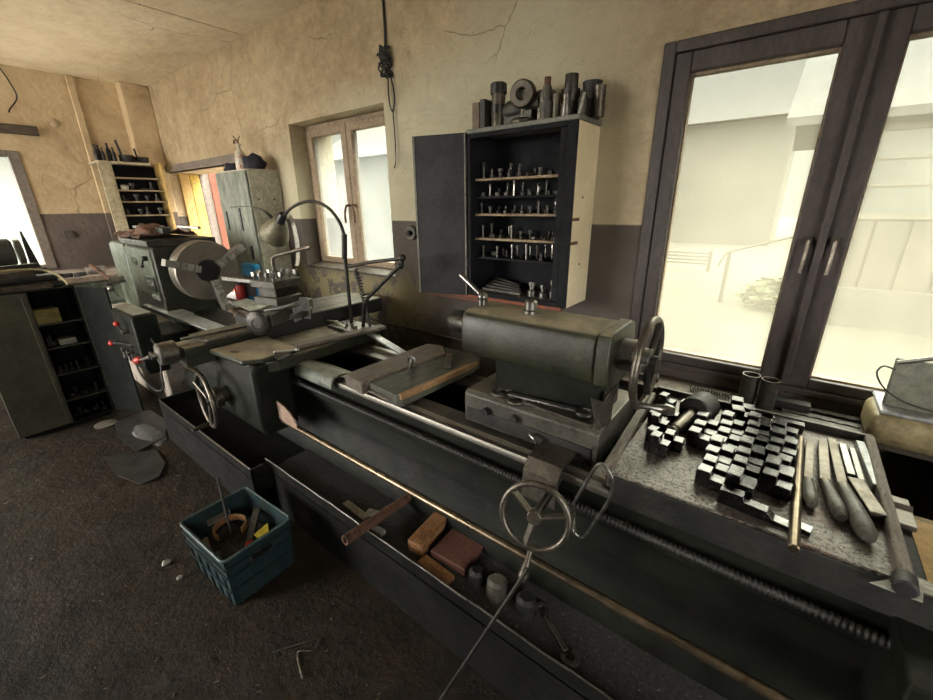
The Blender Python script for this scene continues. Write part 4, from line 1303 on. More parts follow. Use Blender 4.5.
def spanner(name, label, p0, p1, w, group=None, zoff=0.0):
    """Double open-ended spanner between p0 and p1."""
    p0, p1 = Vector(p0), Vector(p1)
    L_ = (p1 - p0).length
    pts_o = []
    for (cx, s, r) in ((0, 1, w * 1.25), (L_, -1, w * 1.05)):
        pts_o.append((cx, s, r))
    mb_ = MB()
    d = (p1 - p0).normalized()
    side = Vector((-d.y, d.x, 0)).normalized()
    M_ = Matrix((d, side, d.cross(side))).transposed().to_4x4()
    M_.translation = p0
    t_ = 0.010
    mb_.prism([(w, -w * 0.35), (L_ - w, -w * 0.32), (L_ - w, w * 0.32), (w, w * 0.35)], 'z', -t_ * 0.4, t_ * 0.4, M_)
    for (cx, s, r) in pts_o:
        poly = []
        for k in range(17):
            a = math.radians(50 + k * (260 / 16))
            poly.append((cx + s * r * math.cos(a), r * math.sin(a)))
        inner = []
        for k in range(9):
            a = math.radians(290 - k * 27.5)
            inner.append((cx + s * r * 0.55 * math.cos(a), r * 0.55 * math.sin(a)))
        ring = poly + [(cx + s * r * 0.75, -r * 0.5)] + inner + [(cx + s * r * 0.75, r * 0.5)]
        # build the jaw as quads between outer and inner arcs
        N = 14
        for k in range(N):
            a0, a1 = math.radians(48 + k * 264 / N), math.radians(48 + (k + 1) * 264 / N)
            q = [(cx + s * r * math.cos(a0), r * math.sin(a0)), (cx + s * r * math.cos(a1), r * math.sin(a1)),
                 (cx + s * r * 0.52 * math.cos(a1), r * 0.52 * math.sin(a1)), (cx + s * r * 0.52 * math.cos(a0), r * 0.52 * math.sin(a0))]
            mb_.prism(q, 'z', -t_ / 2, t_ / 2, M_)
    bmesh.ops.remove_doubles(mb_.bm, verts=mb_.bm.verts[:], dist=1e-5)
    o_ = mb_.build(name, STEEL, bevel=0.0012, smooth=30)
    return tag(o_, label, 'spanner', group)


spanner('open_ended_spanner', 'large open-ended spanner lying on the tailstock base against the housing', (-0.80, 1.245, 0.948), (-0.45, 1.235, 0.975), 0.034)
o = MB().bar((-0.69, 1.215, 0.947), (-0.41, 1.205, 0.947), 0.014, 0.012).torus((-0.715, 1.218, 0.947), (0, 0, 1), 0.03, 0.007, 28, 8).build('ring_spanner', STEEL_W, bevel=0.001)
tag(o, 'ring-headed spanner with thin flat shank along the front of the tailstock base', 'spanner')

rod = MB().cyl((-0.425, 0.82, 0.648), (-0.665, 0.60, 0.0), 0.006, seg=12).build('steel_rod', STEEL_D)
tag(rod, 'thin straight rod leaning from the front handwheel handle down to the floor', 'rod')
lp_ = MB().tube([(-0.40, 1.09, 0.74), (-0.38, 1.0, 0.76), (-0.357, 0.95, 0.824), (-0.325, 0.95, 0.92), (-0.297, 0.95, 0.988), (-0.272, 0.95, 0.985), (-0.254, 0.95, 0.955), (-0.256, 0.95, 0.90), (-0.285, 0.95, 0.81),
                 (-0.312, 0.95, 0.735), (-0.33, 0.95, 0.725), (-0.346, 0.95, 0.738), (-0.37, 1.0, 0.75), (-0.40, 1.09, 0.72)], 0.005, 10, smooth=6).build('bent_wire_loop', STEEL)
tag(lp_, 'bent bright wire loop hanging on the bed beside the front handwheel', 'wire loop')

# chip pan contents
o = MB().turned([(0.014, 0.0), (0.022, 0.0), (0.022, 0.40), (0.014, 0.40)], (-1.215, 0.725, 0.358), (-0.005, 1, -0.07), 20, caps=False).build('iron_pipe', RUST)
tag(o, 'rusty iron pipe lying across the edge of the chip pan', 'pipe')
for k, (c_, s_, rz_, lab) in enumerate((((-1.40, 0.915, 0.285), (0.17, 0.035, 0.006), -0.05, 'larger pale paper scrap left of the rusty pipe in the chip pan'),
                                     ((-1.30, 0.95, 0.290), (0.09, 0.045, 0.006), 0.3, 'folded pale paper scrap touching the rusty pipe'),
                                     ((-1.20, 0.885, 0.295), (0.06, 0.03, 0.02), 0.1, 'small pale block right of the rusty pipe in the chip pan'))):
    o = MB().cbox(c_, s_, rz_).build('paper_scrap', PAPER, bevel=0.001)
    tag(o, lab, 'scrap')
o = MB().cbox((-1.005, 1.01, 0.308), (0.075, 0.22, 0.06), 0.12).build('wood_offcut', ORANGE, bevel=0.006)
tag(o, 'long orange-brown timber offcut in the chip pan, leftmost of the offcuts', 'wood offcut')
o = MB().cbox((-0.85, 1.02, 0.297), (0.17, 0.17, 0.035), 0.05).build('wood_offcut', mat('dull_red_timber', (0.10, 0.04, 0.03), (0.17, 0.07, 0.05), 0.6, 0, 8), bevel=0.005)
tag(o, 'dull red flat timber offcut in the chip pan', 'wood offcut')
o = MB().cbox((-0.86, 0.885, 0.293), (0.16, 0.05, 0.028), -0.05).build('wood_offcut', ORANGE, bevel=0.005)
tag(o, 'small brown timber offcut against the front rim of the chip pan', 'wood offcut')
for (x, y, r, h, lab) in ((-0.71, 0.95, 0.032, 0.06, 'dark round steel bush standing next to the timber offcuts in the chip pan'),
                          (-0.615, 0.945, 0.038, 0.08, 'grey-green round billet with domed top standing in the middle of the chip pan'),
                          (-0.50, 0.96, 0.036, 0.065, 'dark round billet in the chip pan beside the spanner')):
    o = MB().turned([(0, 0), (r, 0), (r, h - 0.012), (r - 0.012, h), (0, h)], (x, y, 0.277), (0, 0.12, 1), 28, caps=False).build('round_billet', CAST if x != -0.615 else CAST_L)
    tag(o, lab, 'billet')
spanner('open_ended_spanner', 'large dark open-ended spanner lying in the chip pan below the leadscrew', (-0.30, 0.90, 0.293), (-0.45, 0.99, 0.293), 0.024)

# ------------------------------------------------------------------ tool tray on the end of the bed
ry = math.radians(0)
TRY = thing('tool_tray', 'rust-speckled board tray on the right end of the lathe bed', 'tray', (0.01, 1.45, 0.815))
MB().box((-0.315, 1.105, 0.815), (0.335, 1.80, 0.868)).build('tray_board', TRAYM, TRY, bevel=0.003)
MB().bar((-0.318, 1.10, 0.872), (-0.352, 1.74, 0.872), 0.03, 0.03).build('left_rail', WOODT, TRY, bevel=0.004)
MB().bar((0.334, 1.10, 0.878), (0.336, 1.80, 0.878), 0.026, 0.034).build('right_rail', WOODT, TRY, bevel=0.005)
MB().cyl((0.330, 1.066, 0.877), (0.334, 1.11, 0.877), 0.021, 0.021, seg=18, ch=0.004).build('rail_end', BLACK, TRY)
MB().bar((-0.345, 1.795, 0.882), (0.345, 1.80, 0.882), 0.014, 0.026).build('back_rail', STEEL_D, TRY, bevel=0.002)
MB().box((-0.30, 1.097, 0.77), (0.42, 1.104, 0.862)).build('front_skirt', CAST, TRY, bevel=0.002)
MB().sheet([[(0.28, 1.075, 0.855), (0.36, 1.07, 0.86)], [(0.31, 1.10, 0.862), (0.37, 1.13, 0.864)]], 0.002).build('torn_paper', PAPER, TRY)
TZ = 0.868


def jaw(w, st, hs_):
    poly = [(0, 0)]
    x_ = 0
    for h_ in hs_:
        poly += [(x_, h_), (x_ + st, h_)]
        x_ += st
    poly.append((x_, 0))
    return MB().prism(poly, 'y', -w / 2, w / 2)


proto = tag(jaw(0.041, 0.036, (0.066, 0.046)).build('chuck_jaw', JAWM, bevel=0.002), 'x', 'chuck jaw')
proto2 = tag(jaw(0.041, 0.037, (0.052, 0.032)).build('chuck_jaw', JAWM, bevel=0.002), 'x', 'chuck jaw')
used = [False, False]


def put_jaw(p, rz, label, group, which=0, sc=1.0):
    src = (proto, proto2)[which]
    if not used[which]:
        used[which] = True
        return place(src, p, (0, 0, rz), label, group, sc)
    return dup(src, p, (0, 0, rz), label, group, sc)


LG = 'stepped steel chuck jaw among the tight rows in the middle of the tool tray'
random.seed(11)
for c, (x0_, ya, yb) in enumerate(((-0.145, 1.43, 1.57), (-0.073, 1.22, 1.66), (-0.001, 1.215, 1.70), (0.071, 1.29, 1.68))):
    y = ya
    k = 0
    while y <= yb:
        x = x0_ + (y - 1.4) * 0.03 + random.uniform(-0.004, 0.004)
        put_jaw((x - 0.01, y, TZ), -0.10 + random.uniform(-0.05, 0.05), LG, 'jaws in the middle of the tray', (k + c) % 2, (0.97, 1.0, 0.9 + 0.35 * ((k * 3 + c * 5) % 4) / 3))
        y += 0.053
        k += 1
LG2 = 'stepped steel chuck jaw in the cluster at the left end of the tool tray'
for (x, y, q, s_) in ((-0.245, 1.305, 0.1, 1.05), (-0.27, 1.37, 0.0, 1.0), (-0.215, 1.36, 0.2, 0.9), (-0.28, 1.44, 0.1, 1.1), (-0.30, 1.51, 0.0, 0.9), (-0.27, 1.57, 0.1, 1.0),
                      (-0.20, 1.59, 0.2, 1.0), (-0.30, 1.645, 0.0, 1.0), (-0.225, 1.655, 0.1, 1.0), (-0.20, 1.715, 0.1, 1.0)):
    put_jaw((x, y, TZ), -0.2 + q, LG2, 'jaws at the left end of the tray', int(y * 100) % 2, (0.80, 0.95, s_))
for (x, y, q, lab) in ((-0.06, 1.66, 0.2, 'stepped chuck jaw alone behind the jaw rows beside the arbor head'), (-0.07, 1.745, 0.1, 'stepped chuck jaw at the back rail of the tray, above the jaw rows')):
    dup(proto, (x, y, TZ), (0, 0, q), lab, None, 1.1)
o = MB().prism([(0, 0), (0, 0.045), (0.055, 0.045), (0.06, 0.03), (0.11, 0.028), (0.125, 0.012), (0.16, 0.010), (0.16, 0)], 'y', -0.016, 0.016,
              Matrix.Translation((-0.025, 1.165, TZ)) @ Matrix.Rotation(-0.08, 4, 'Z')).build('stepped_bar', JAWM, bevel=0.0015)
tag(o, 'long low stepped steel bar at the front of the jaw rows on the tray', 'steel bar')
o = MB().cbox((0.155, 1.16, TZ + 0.007), (0.045, 0.03, 0.014), -0.2).build('steel_chip', JAWM, bevel=0.001)
tag(o, 'small bright steel offcut right of the round rod on the tray', 'offcut')
for (x, y, z_, s_, rz_, lab) in ((0.03, 1.765, 0, (0.09, 0.02, 0.016), -0.3, 'pale flat bit lying behind the jaw rows on the tray'),
                                 (0.085, 1.76, 0, (0.035, 0.03, 0.03), 0.2, 'pale rectangular steel piece at the back right of the jaw rows'),
                                 (0.13, 1.74, 0, (0.06, 0.03, 0.035), 0.0, 'square steel packing piece near the back rail of the tray')):
    o = MB().cbox((x, y, TZ + s_[2] / 2), s_, rz_).build('steel_packing', JAWM, bevel=0.002)
    tag(o, lab, 'steel piece')
# arbor with heavy head
ax0, ax1 = Vector((-0.205, 1.42, TZ + 0.028)), Vector((-0.135, 1.70, TZ + 0.058))
d_ = (ax1 - ax0).normalized()
AB = MB().turned([(0.0, 0), (0.012, 0.0), (0.018, 0.006), (0.018, 0.012), (0.014, 0.014), (0.014, 0.02), (0.020, 0.024), (0.026, 0.17), (0.0, 0.171)], ax0, d_, 32, caps=False).build('arbor', STEEL_W)
tag(AB, 'tapered arbor with a heavy round knurled head lying among the jaws on the tray', 'arbor')
MB().turned([(0.0, 0.165), (0.052, 0.165), (0.058, 0.172), (0.058, 0.205), (0.054, 0.21), (0.054, 0.25), (0.045, 0.262), (0.0, 0.262)], ax0, d_, 40, caps=False).build('arbor_head', CAST, AB)
o = MB().cyl((0.151, 1.665, TZ + 0.0125), (0.142, 1.055, TZ + 0.0125), 0.0122, seg=20, ch=0.002).build('round_rod', RODB)
tag(o, 'straight bronze-coloured round rod overhanging the front edge of the tray', 'rod')


def file_tool(label, tip, tang, end, w, r):
    f = thing('file', label, 'file', (tang[0], tang[1], TZ), 'files on the tool tray')
    MB().bar((tip[0], tip[1], TZ + 0.012), (tang[0], tang[1], TZ + r), w, 0.007).build('blade', STEEL_W, f, bevel=0.0015)
    a, b = Vector((tang[0], tang[1], TZ + r)), Vector((end[0], end[1], TZ + r))
    Lh = (b - a).length
    MB().turned([(0, -0.004), (r * 0.62, -0.004), (r * 0.66, 0.012), (r * 0.72, 0.013), (r * 0.9, Lh * 0.4), (r, Lh * 0.7), (r * 0.92, Lh * 0.93), (r * 0.6, Lh), (0, Lh)], a, b - a, 20, caps=False).build('handle', HANDLE, f)
    MB().turned([(r * 0.68, -0.008), (r * 0.72, 0), (r * 0.72, 0.016)], a, b - a, 20).build('ferrule', STEEL_W, f)


file_tool('flat file right beside the bronze round rod, smallest wooden handle', (0.178, 1.66), (0.170, 1.385), (0.176, 1.262), 0.022, 0.017)
file_tool('flat file with wooden handle, middle of the three files', (0.212, 1.685), (0.208, 1.40), (0.236, 1.245), 0.026, 0.019)
file_tool('longest file with the biggest wooden handle, rightmost of the three', (0.236, 1.72), (0.246, 1.40), (0.282, 1.19), 0.024, 0.022)
for (a, b, w_, h_, lab, m_) in (((0.262, 1.70), (0.272, 1.50), 0.020, 0.018, 'short bright square bar right of the files, the left of the two', STEEL),
                                ((0.284, 1.68), (0.292, 1.48), 0.016, 0.02, 'short bright square bar right of the files, the right of the two', STEEL),
                                ((0.274, 1.46), (0.308, 1.305), 0.036, 0.03, 'thick pale tool holder with screws at the right of the tray', STEEL_W),
                                ((0.308, 1.745), (0.325, 1.47), 0.022, 0.022, 'long pale green bar lying along the right rail of the tray', PALEM)):
    o = MB().bar((a[0], a[1], TZ + h_ / 2), (b[0], b[1], TZ + h_ / 2), w_, h_).build('tool_bar', m_, bevel=0.002)
    tag(o, lab, 'tool bar')

# ------------------------------------------------------------------ wall cabinet
WCX0, WCX1, WCY, WCZ0, WCZ1 = -1.465, -0.845, 1.905, 1.15, 2.0
WC_ = thing('wall_cabinet', 'cream-sided steel wall cabinet with open dark interior hanging left of the big window', 'cabinet', (-1.155, YB, 1.15))
t = 0.02
MB().box((WCX1 - t, WCY, WCZ0), (WCX1, YB, WCZ1)).build('side_panel', CAB_OUT, WC_, bevel=0.003)
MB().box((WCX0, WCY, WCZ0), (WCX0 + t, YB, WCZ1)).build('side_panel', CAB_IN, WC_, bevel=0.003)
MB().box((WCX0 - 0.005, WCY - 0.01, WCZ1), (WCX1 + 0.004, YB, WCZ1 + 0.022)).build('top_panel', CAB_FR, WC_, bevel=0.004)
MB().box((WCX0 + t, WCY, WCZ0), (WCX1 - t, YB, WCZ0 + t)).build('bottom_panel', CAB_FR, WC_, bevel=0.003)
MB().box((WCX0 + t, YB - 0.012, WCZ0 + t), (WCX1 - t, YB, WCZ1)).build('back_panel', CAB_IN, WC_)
mb = MB()
sash(mb, WCX0, WCX1, WCZ0, WCZ1, WCY - 0.012, WCY, (0.022, 0.05, 0.022, 0.028))
mb.build('front_frame', CAB_IN, WC_, bevel=0.003)
mb = MB().box((WCX1 - 0.09, WCY, WCZ0 + t), (WCX1 - 0.05, WCY + 0.02, WCZ1 - 0.01))
mb.build('inner_frame', CAB_IN, WC_, bevel=0.003)
SHZ = [1.785, 1.695, 1.605, 1.475, 1.37]
for z in SHZ:
    MB().box((WCX0 + t, WCY + 0.035, z - 0.012), (WCX1 - t, YB - 0.013, z)).build('shelf', SHELFW if z in (1.785, 1.605, 1.475) else CAB_IN, WC_, bevel=0.001)
Md = Matrix.Translation((WCX0 - 0.004, WCY - 0.012, 0)) @ Matrix.Rotation(math.radians(180 + 17), 4, 'Z')
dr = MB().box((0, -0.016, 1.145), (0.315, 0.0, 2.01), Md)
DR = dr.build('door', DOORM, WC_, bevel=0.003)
MB().box((0.0, 0.0, 1.145), (0.008, 0.012, 2.01), Md).box((0.305, -0.022, 1.145), (0.317, 0.004, 2.01), Md).build('door_lip', CAB_FR, DR)
for z in (1.3, 1.85):
    MB().cyl((WCX0 - 0.004, WCY - 0.014, z), (WCX0 - 0.004, WCY - 0.014, z + 0.06), 0.007, seg=10).build('hinge', STEEL_D, WC_)
for z in (1.58, 1.47):
    MB().cyl((WCX1, WCY + 0.02, z), (WCX1 + 0.006, WCY + 0.05, z), 0.006, seg=10).bar((WCX1 + 0.004, WCY - 0.01, z), (WCX1 + 0.004, WCY + 0.06, z), 0.006, 0.014).build('latch', RUST, WC_)
for (y, z) in ((2.0, 1.68), (2.02, 1.36)):
    MB().cyl((WCX1 - 0.001, y, z), (WCX1 + 0.003, y, z), 0.005, seg=10).build('rivet', RUST, WC_)

# small tooling on the cabinet shelves: every piece is an object of its own
random.seed(5)
protos = [
    MB().turned([(0, 0), (0.013, 0), (0.013, 0.016), (0.007, 0.018), (0.007, 0.045), (0.003, 0.05), (0, 0.05)], (0, 0, 0), (0, 0, 1), 12, caps=False).build('drill_collet', STEEL_D),
    MB().turned([(0, 0), (0.009, 0), (0.009, 0.03), (0.016, 0.031), (0.016, 0.045), (0, 0.045)], (0, 0, 0), (0, 0, 1), 12, caps=False).build('milling_cutter', STEEL_D),
    MB().box((-0.015, -0.01, 0), (0.015, 0.01, 0.022)).build('steel_tool_bit', STEEL_D, bevel=0.002),
    MB().cyl((0, -0.02, 0.010), (0.012, 0.03, 0.010), 0.010, seg=12).build('steel_bush', STEEL_D),
    MB().turned([(0, 0), (0.006, 0), (0.006, 0.06), (0.011, 0.062), (0.008, 0.078), (0, 0.08)], (0, 0, 0), (0, 0, 1), 10, caps=False).build('tap_bit', STEEL),
]
pn = ['drill collet', 'milling cutter', 'tool bit', 'bush', 'tap']
first = [True] * len(protos)
shelf_name = {1.785: 'top', 1.695: 'second', 1.605: 'third', 1.475: 'fourth', 1.37: 'fifth', 1.17: 'bottom'}


def put_small(k, loc, rz, label, group, sc):
    if first[k]:
        first[k] = False
        tag(protos[k], label, pn[k], group)
        return place(protos[k], loc, (0, 0, rz), label, group, sc)
    return dup(protos[k], loc, (0, 0, rz), label, group, sc)


for z in SHZ:
    n = {1.785: 24, 1.695: 28, 1.605: 28, 1.475: 22, 1.37: 15}[z]
    for i in range(n):
        x = WCX0 + 0.045 + (WCX1 - WCX0 - 0.15) * (i + 0.5) / n + random.uniform(-0.006, 0.006)
        y = WCY + (0.062, 0.118, 0.172)[i % 3] + random.uniform(-0.006, 0.006)
        k = random.choice((0, 1, 2, 3, 2, 4)) if z != 1.37 else random.choice((4, 4, 0, 2))
        sc = random.uniform(0.7, 0.95) if z in (1.695, 1.605) else random.uniform(0.75, 1.05)
        put_small(k, (x, y, z), random.uniform(-0.5, 0.5), 'small steel %s on the %s shelf of the wall cabinet' % (pn[k], shelf_name[z]),
                  '%ss on the %s shelf of the wall cabinet' % (pn[k], shelf_name[z]), sc)
zb = WCZ0 + t
for i in range(5):
    y = WCY + 0.06 + i * 0.03
    src = MB().bar((WCX0 + 0.06, y, zb + 0.012 + 0.012 * i), (WCX0 + 0.33 - 0.02 * i, y - 0.02, zb + 0.012 + 0.005 * i), 0.018, 0.02).build('boring_bar', STEEL_D, bevel=0.003)
    tag(src, 'dark boring bar lying in the pile at the bottom left of the wall cabinet', 'boring bar', 'boring bars in the wall cabinet')
for (x, h_, r_) in ((-1.09, 0.08, 0.024), (-1.02, 0.07, 0.022), (-0.965, 0.10, 0.016)):
    o = MB().turned([(0, 0), (r_, 0), (r_, h_ * 0.4), (r_ * 0.6, h_ * 0.45), (r_ * 0.6, h_ * 0.7), (r_ * 0.9, h_ * 0.75), (r_ * 0.9, h_), (0, h_)], (x, WCY + 0.08, zb), (0, 0, 1), 18, caps=False).build('tool_holder', STEEL)
    tag(o, {-1.09: 'squat steel tool holder standing on the cabinet bottom next to the boring bars', -1.02: 'middle steel tool holder on the bottom of the wall cabinet',
            -0.965: 'tallest slim tool holder on the bottom of the wall cabinet, by the right side'}[x], 'tool holder')

# things on top of the wall cabinet
TT = WCZ1 + 0.022
Y0 = 2.0


TOPS = 0.72


def top_thing(name, label, cat, mb_, m_, parts=()):
    o_ = tag(mb_.build(name, m_, bevel=0.002), label, cat)
    for (nm, mb2, m2) in parts:
        mb2.build(nm, m2, o_)
    return o_


top_thing('card_box', 'faded brown card box standing at the left end of the wall cabinet top', 'box', MB().box((-1.455, 1.93, TT), (-1.41, 2.04, TT + 0.125)), KRAFT)
top_thing('steel_plate', 'dark upright plate next to the brown card box on the wall cabinet', 'plate', MB().box((-1.405, 1.93, TT), (-1.375, 2.06, TT + 0.135)), CAST)
top_thing('turned_sleeve', 'tall two-tone turned sleeve with black cap on the wall cabinet', 'sleeve',
          MB().turned([(0, 0), (0.036, 0), (0.036, 0.075), (0.034, 0.08), (0.034, 0.155)], (-1.325, 1.98, TT), (0, 0, 1), 28, caps=False), STEEL_W,
          (('black_cap', MB().turned([(0, 0.155), (0.042, 0.155), (0.042, 0.198), (0.036, 0.203), (0, 0.203)], (-1.325, 1.98, TT), (0, 0, 1), 28, caps=False), BLACKSH),
           ('black_band', MB().turned([(0.0, 0.065), (0.040, 0.065), (0.040, 0.105), (0.0, 0.105)], (-1.325, 1.98, TT), (0, 0, 1), 28, caps=False), BLACKSH)))
mbx = MB().turned([(0, 0), (0.06, 0.0), (0.065, 0.015), (0.05, 0.025), (0, 0.025)], (-1.17, 1.97, TT), (0, 0, 1), 32, caps=False).cyl((-1.17, 1.97, TT + 0.02), (-1.17, 1.97, TT + 0.07), 0.015)
top_thing('flanged_disc', 'low round flanged disc lying at the middle of the cabinet top', 'disc', mbx, STEEL_W)
mbx = MB().turned([(0, 0), (0.03, 0.0), (0.045, 0.03), (0.045, 0.10), (0.03, 0.13), (0.025, 0.2), (0, 0.2)], (-1.29, 1.99, TT + 0.07), (1, 0, 0.1), 28, caps=False)
mbx.cyl((-1.24, 1.99, TT + 0.10), (-1.24, 1.99, TT + 0.14), 0.014, seg=14).box((-1.28, 1.96, TT), (-1.12, 2.03, TT + 0.06))
top_thing('valve_casting', 'lumpy grey cast housing lying behind the flanged disc on the cabinet', 'casting', mbx, CAST_L)
mbx = MB().turned([(0.028, 0), (0.055, 0.0), (0.062, 0.012), (0.062, 0.05), (0.04, 0.075), (0.036, 0.17), (0.0, 0.17)], (-1.16, 1.925, TT + 0.125), (-0.18, 0.95, 0.08), 32, caps=False)
mbx.turned([(0.028, 0), (0.024, 0.03), (0, 0.03)], (-1.16, 1.925, TT + 0.125), (-0.18, 0.95, 0.08), 32, caps=False)
mbx.box((-1.10, 1.98, TT + 0.0), (-1.04, 2.05, TT + 0.14))
top_thing('flange_coupling', 'pale round-mouthed flange fitting perched on the castings of the cabinet top', 'fitting', mbx, STEEL_W)


def sleeve(name, label, x, y, segs, m_, cap=None):
    segs = [(r_, z0_ * TOPS, z1_ * TOPS) for (r_, z0_, z1_) in segs]
    if cap:
        cap = (cap[0], cap[1] * TOPS, cap[2] * TOPS, cap[3])
    prof_ = [(0, 0)]
    for (r_, z0_, z1_) in segs:
        prof_ += [(r_, z0_), (r_, z1_)]
    prof_.append((0, segs[-1][2]))
    o_ = MB().turned(prof_, (x, y, TT), (0, 0, 1), 24, caps=False).build(name, m_)
    tag(o_, label, 'tool sleeve')
    if cap:
        r_, z0_, z1_, cm_ = cap
        MB().turned([(0, z0_), (r_, z0_), (r_, z1_), (0, z1_)], (x, y, TT), (0, 0, 1), 20, caps=False).build('cap', cm_, o_)
    return o_


sleeve('taper_shank', 'slim taper shank with red-brown cap standing on the cabinet top', -1.03, 1.94, [(0.03, 0, 0.05), (0.034, 0.05, 0.10), (0.016, 0.10, 0.12), (0.02, 0.12, 0.19)], CAST_L, (0.015, 0.19, 0.24, RUST))
sleeve('steel_tube', 'short plain steel tube just right of the red-capped taper shank', -0.985, 1.95, [(0.018, 0, 0.14)], STEEL_W)
sleeve('turned_sleeve', 'tall bright stepped sleeve, tallest right of centre on the cabinet top', -0.945, 2.01, [(0.036, 0, 0.10), (0.042, 0.10, 0.17), (0.030, 0.17, 0.255)], STEEL_D)
sleeve('steel_bush', 'small bright bush standing at the front edge of the cabinet top', -0.925, 1.925, [(0.02, 0, 0.05), (0.016, 0.05, 0.12)], STEEL)
sleeve('dark_cup', 'wide dark cup near the right end of the cabinet top', -0.865, 2.06, [(0.032, 0, 0.10), (0.042, 0.11, 0.20), (0.044, 0.20, 0.21)], CAST)
sleeve('glass_jar', 'small grey jar with neck standing between dark cup and card tubes', -0.865, 1.97, [(0.024, 0, 0.10), (0.014, 0.11, 0.14)], STEEL_D)
o = sleeve('card_tube', 'brown card tube standing at the right end of the cabinet top', -0.815, 2.03, [(0.026, 0, 0.17)], STEEL_W)
o.location.x -= 0.0
o = sleeve('dark_tube', 'dark tube at the far right rear corner of the cabinet top', -0.872, 2.115, [(0.028, 0, 0.16)], CAST)
o = MB().cyl((-0.86, 1.925, TT), (-0.845, 1.935, TT + 0.085), 0.007, seg=10).build('white_stick', PAPER)
tag(o, 'thin pale stick leaning at the right front of the cabinet top', 'stick')

# ------------------------------------------------------------------ wall fittings
kn = MB()
random.seed(3)
kn.tube([(-2.295, YB - 0.012, ZC), (-2.297, YB - 0.012, 2.7), (-2.30, YB - 0.015, 2.58)], 0.008, 8)
for k in range(9):
    pts = [Vector((-2.30 + random.uniform(-0.05, 0.05), YB - 0.03 + random.uniform(-0.02, 0.02), 2.60 - 0.022 * j + random.uniform(-0.02, 0.02))) for j in range(8)]
    kn.tube(pts, 0.005, 6, smooth=4)
kn.tube([(-2.27, YB - 0.02, 2.45), (-2.245, YB - 0.02, 2.38), (-2.24, YB - 0.02, 2.30), (-2.265, YB - 0.02, 2.24), (-2.29, YB - 0.02, 2.30), (-2.29, YB - 0.02, 2.40), (-2.28, YB - 0.02, 2.46)], 0.005, 8, smooth=5)
kn.tube([(-2.262, YB - 0.02, 2.245), (-2.258, YB - 0.02, 2.10), (-2.262, YB - 0.02, 1.95), (-2.285, YB - 0.02, 1.90)], 0.004, 8, smooth=5)
tag(kn.build('cable', BLACK), 'knotted black electric cable hanging down the wall right of the small window', 'cable')
o = MB().turned([(0, 0), (0.05, 0.0), (0.05, 0.02), (0.044, 0.026), (0.03, 0.026), (0.028, 0.018), (0, 0.018)], (-2.16, YB, 1.47), (0, -1, 0), 32, caps=False).build('wall_socket', mat('grey_brown_bakelite', (0.10, 0.085, 0.07), (0.16, 0.14, 0.115), 0.4, 0, 10))
tag(o, 'round bakelite wall socket left of the open wall cabinet door', 'socket')
MB().cyl((-2.16, YB - 0.018, 1.47), (-2.16, YB - 0.05, 1.465), 0.018, seg=16).build('plug', BLACKSH, o)
o = MB().tube([(-2.75, YB - 0.014, 0.76), (-2.5, YB - 0.014, 0.745), (-1.9, YB - 0.014, 0.75), (-1.3, YB - 0.014, 0.74), (-0.6, YB - 0.014, 0.745)], 0.010, 8, smooth=4).build('conduit', CAST_L)
tag(o, 'thin grey conduit running along the wall behind the lathe bed', 'conduit')
o = MB().tube([(XL + 0.01, 0.92, 3.03), (XL + 0.015, 0.97, 2.88), (XL + 0.015, 0.985, 2.75), (XL + 0.015, 0.90, 2.63), (XL + 0.02, 0.89, 2.60)], 0.006, 8, smooth=5).build('cable', BLACK)
tag(o, 'loose wire end drooping from the ceiling on the end wall at far left', 'cable')
o = MB().turned([(0, 0), (0.045, 0), (0.045, 0.012), (0.038, 0.016), (0, 0.016)], (XL, 1.22, 2.55), (1, 0, 0), 24, caps=False).build('junction_cover', P_OTHER)
tag(o, 'round painted-over junction cover high on the end wall', 'junction cover')
o = MB().box((XL, 1.0, 1.34), (XL + 0.02, 1.09, 1.42)).build('light_switch', mat('brown_switch', (0.06, 0.05, 0.045), (0.1, 0.085, 0.07), 0.4, 0, 10), bevel=0.004)
tag(o, 'small square switch plate on the grey band of the end wall', 'switch')
MB().box((XL + 0.02, 1.02, 1.36), (XL + 0.026, 1.07, 1.40)).build('rocker', P_OTHER, o, bevel=0.002)

# window ledge below the big window
LED = MB().box((-0.60, 1.96, 0.78), (0.95, YB, 0.815)).build('window_ledge', WOODD, bevel=0.004)
tag(LED, 'dark greasy ledge board below the big window', 'ledge')
for (x, lab) in ((-0.03, 'tin can on the window ledge, the left of the pair'), (0.04, 'tin can on the window ledge, the right of the pair')):
    o = MB().turned([(0, 0.0), (0.032, 0.0), (0.032, 0.125), (0.034, 0.128), (0.030, 0.128), (0.029, 0.006), (0, 0.006)], (x, 2.05 - (x > 0) * 0.02, 0.815), (0, 0, 1), 32, caps=False).build('tin_can', CAST_L)
    tag(o, lab, 'can')
sp_ = []
for k in range(180):
    a = k * 2 * PI / 12
    sp_.append((-0.25 + k * 0.0009, 2.02 + 0.013 * math.cos(a), 0.829 + 0.013 * math.sin(a)))
tag(MB().tube(sp_, 0.0022, 6).build('coil_spring', STEEL_D), 'dark coil spring lying on the window ledge left of the cans', 'spring')
for k, (x, y, z, s_, rz, lab) in enumerate(((-0.44, 2.04, 0.83, (0.09, 0.05, 0.03), 0.1, 'dark steel block on the window ledge behind the tailstock handwheel'),
                                            (0.13, 2.07, 0.835, (0.12, 0.05, 0.04), 0.0, 'dark rectangular block on the window ledge right of the cans'))):
    tag(MB().cbox((x, y, z), s_, rz).build('steel_block', CAST, bevel=0.003), lab, 'block')
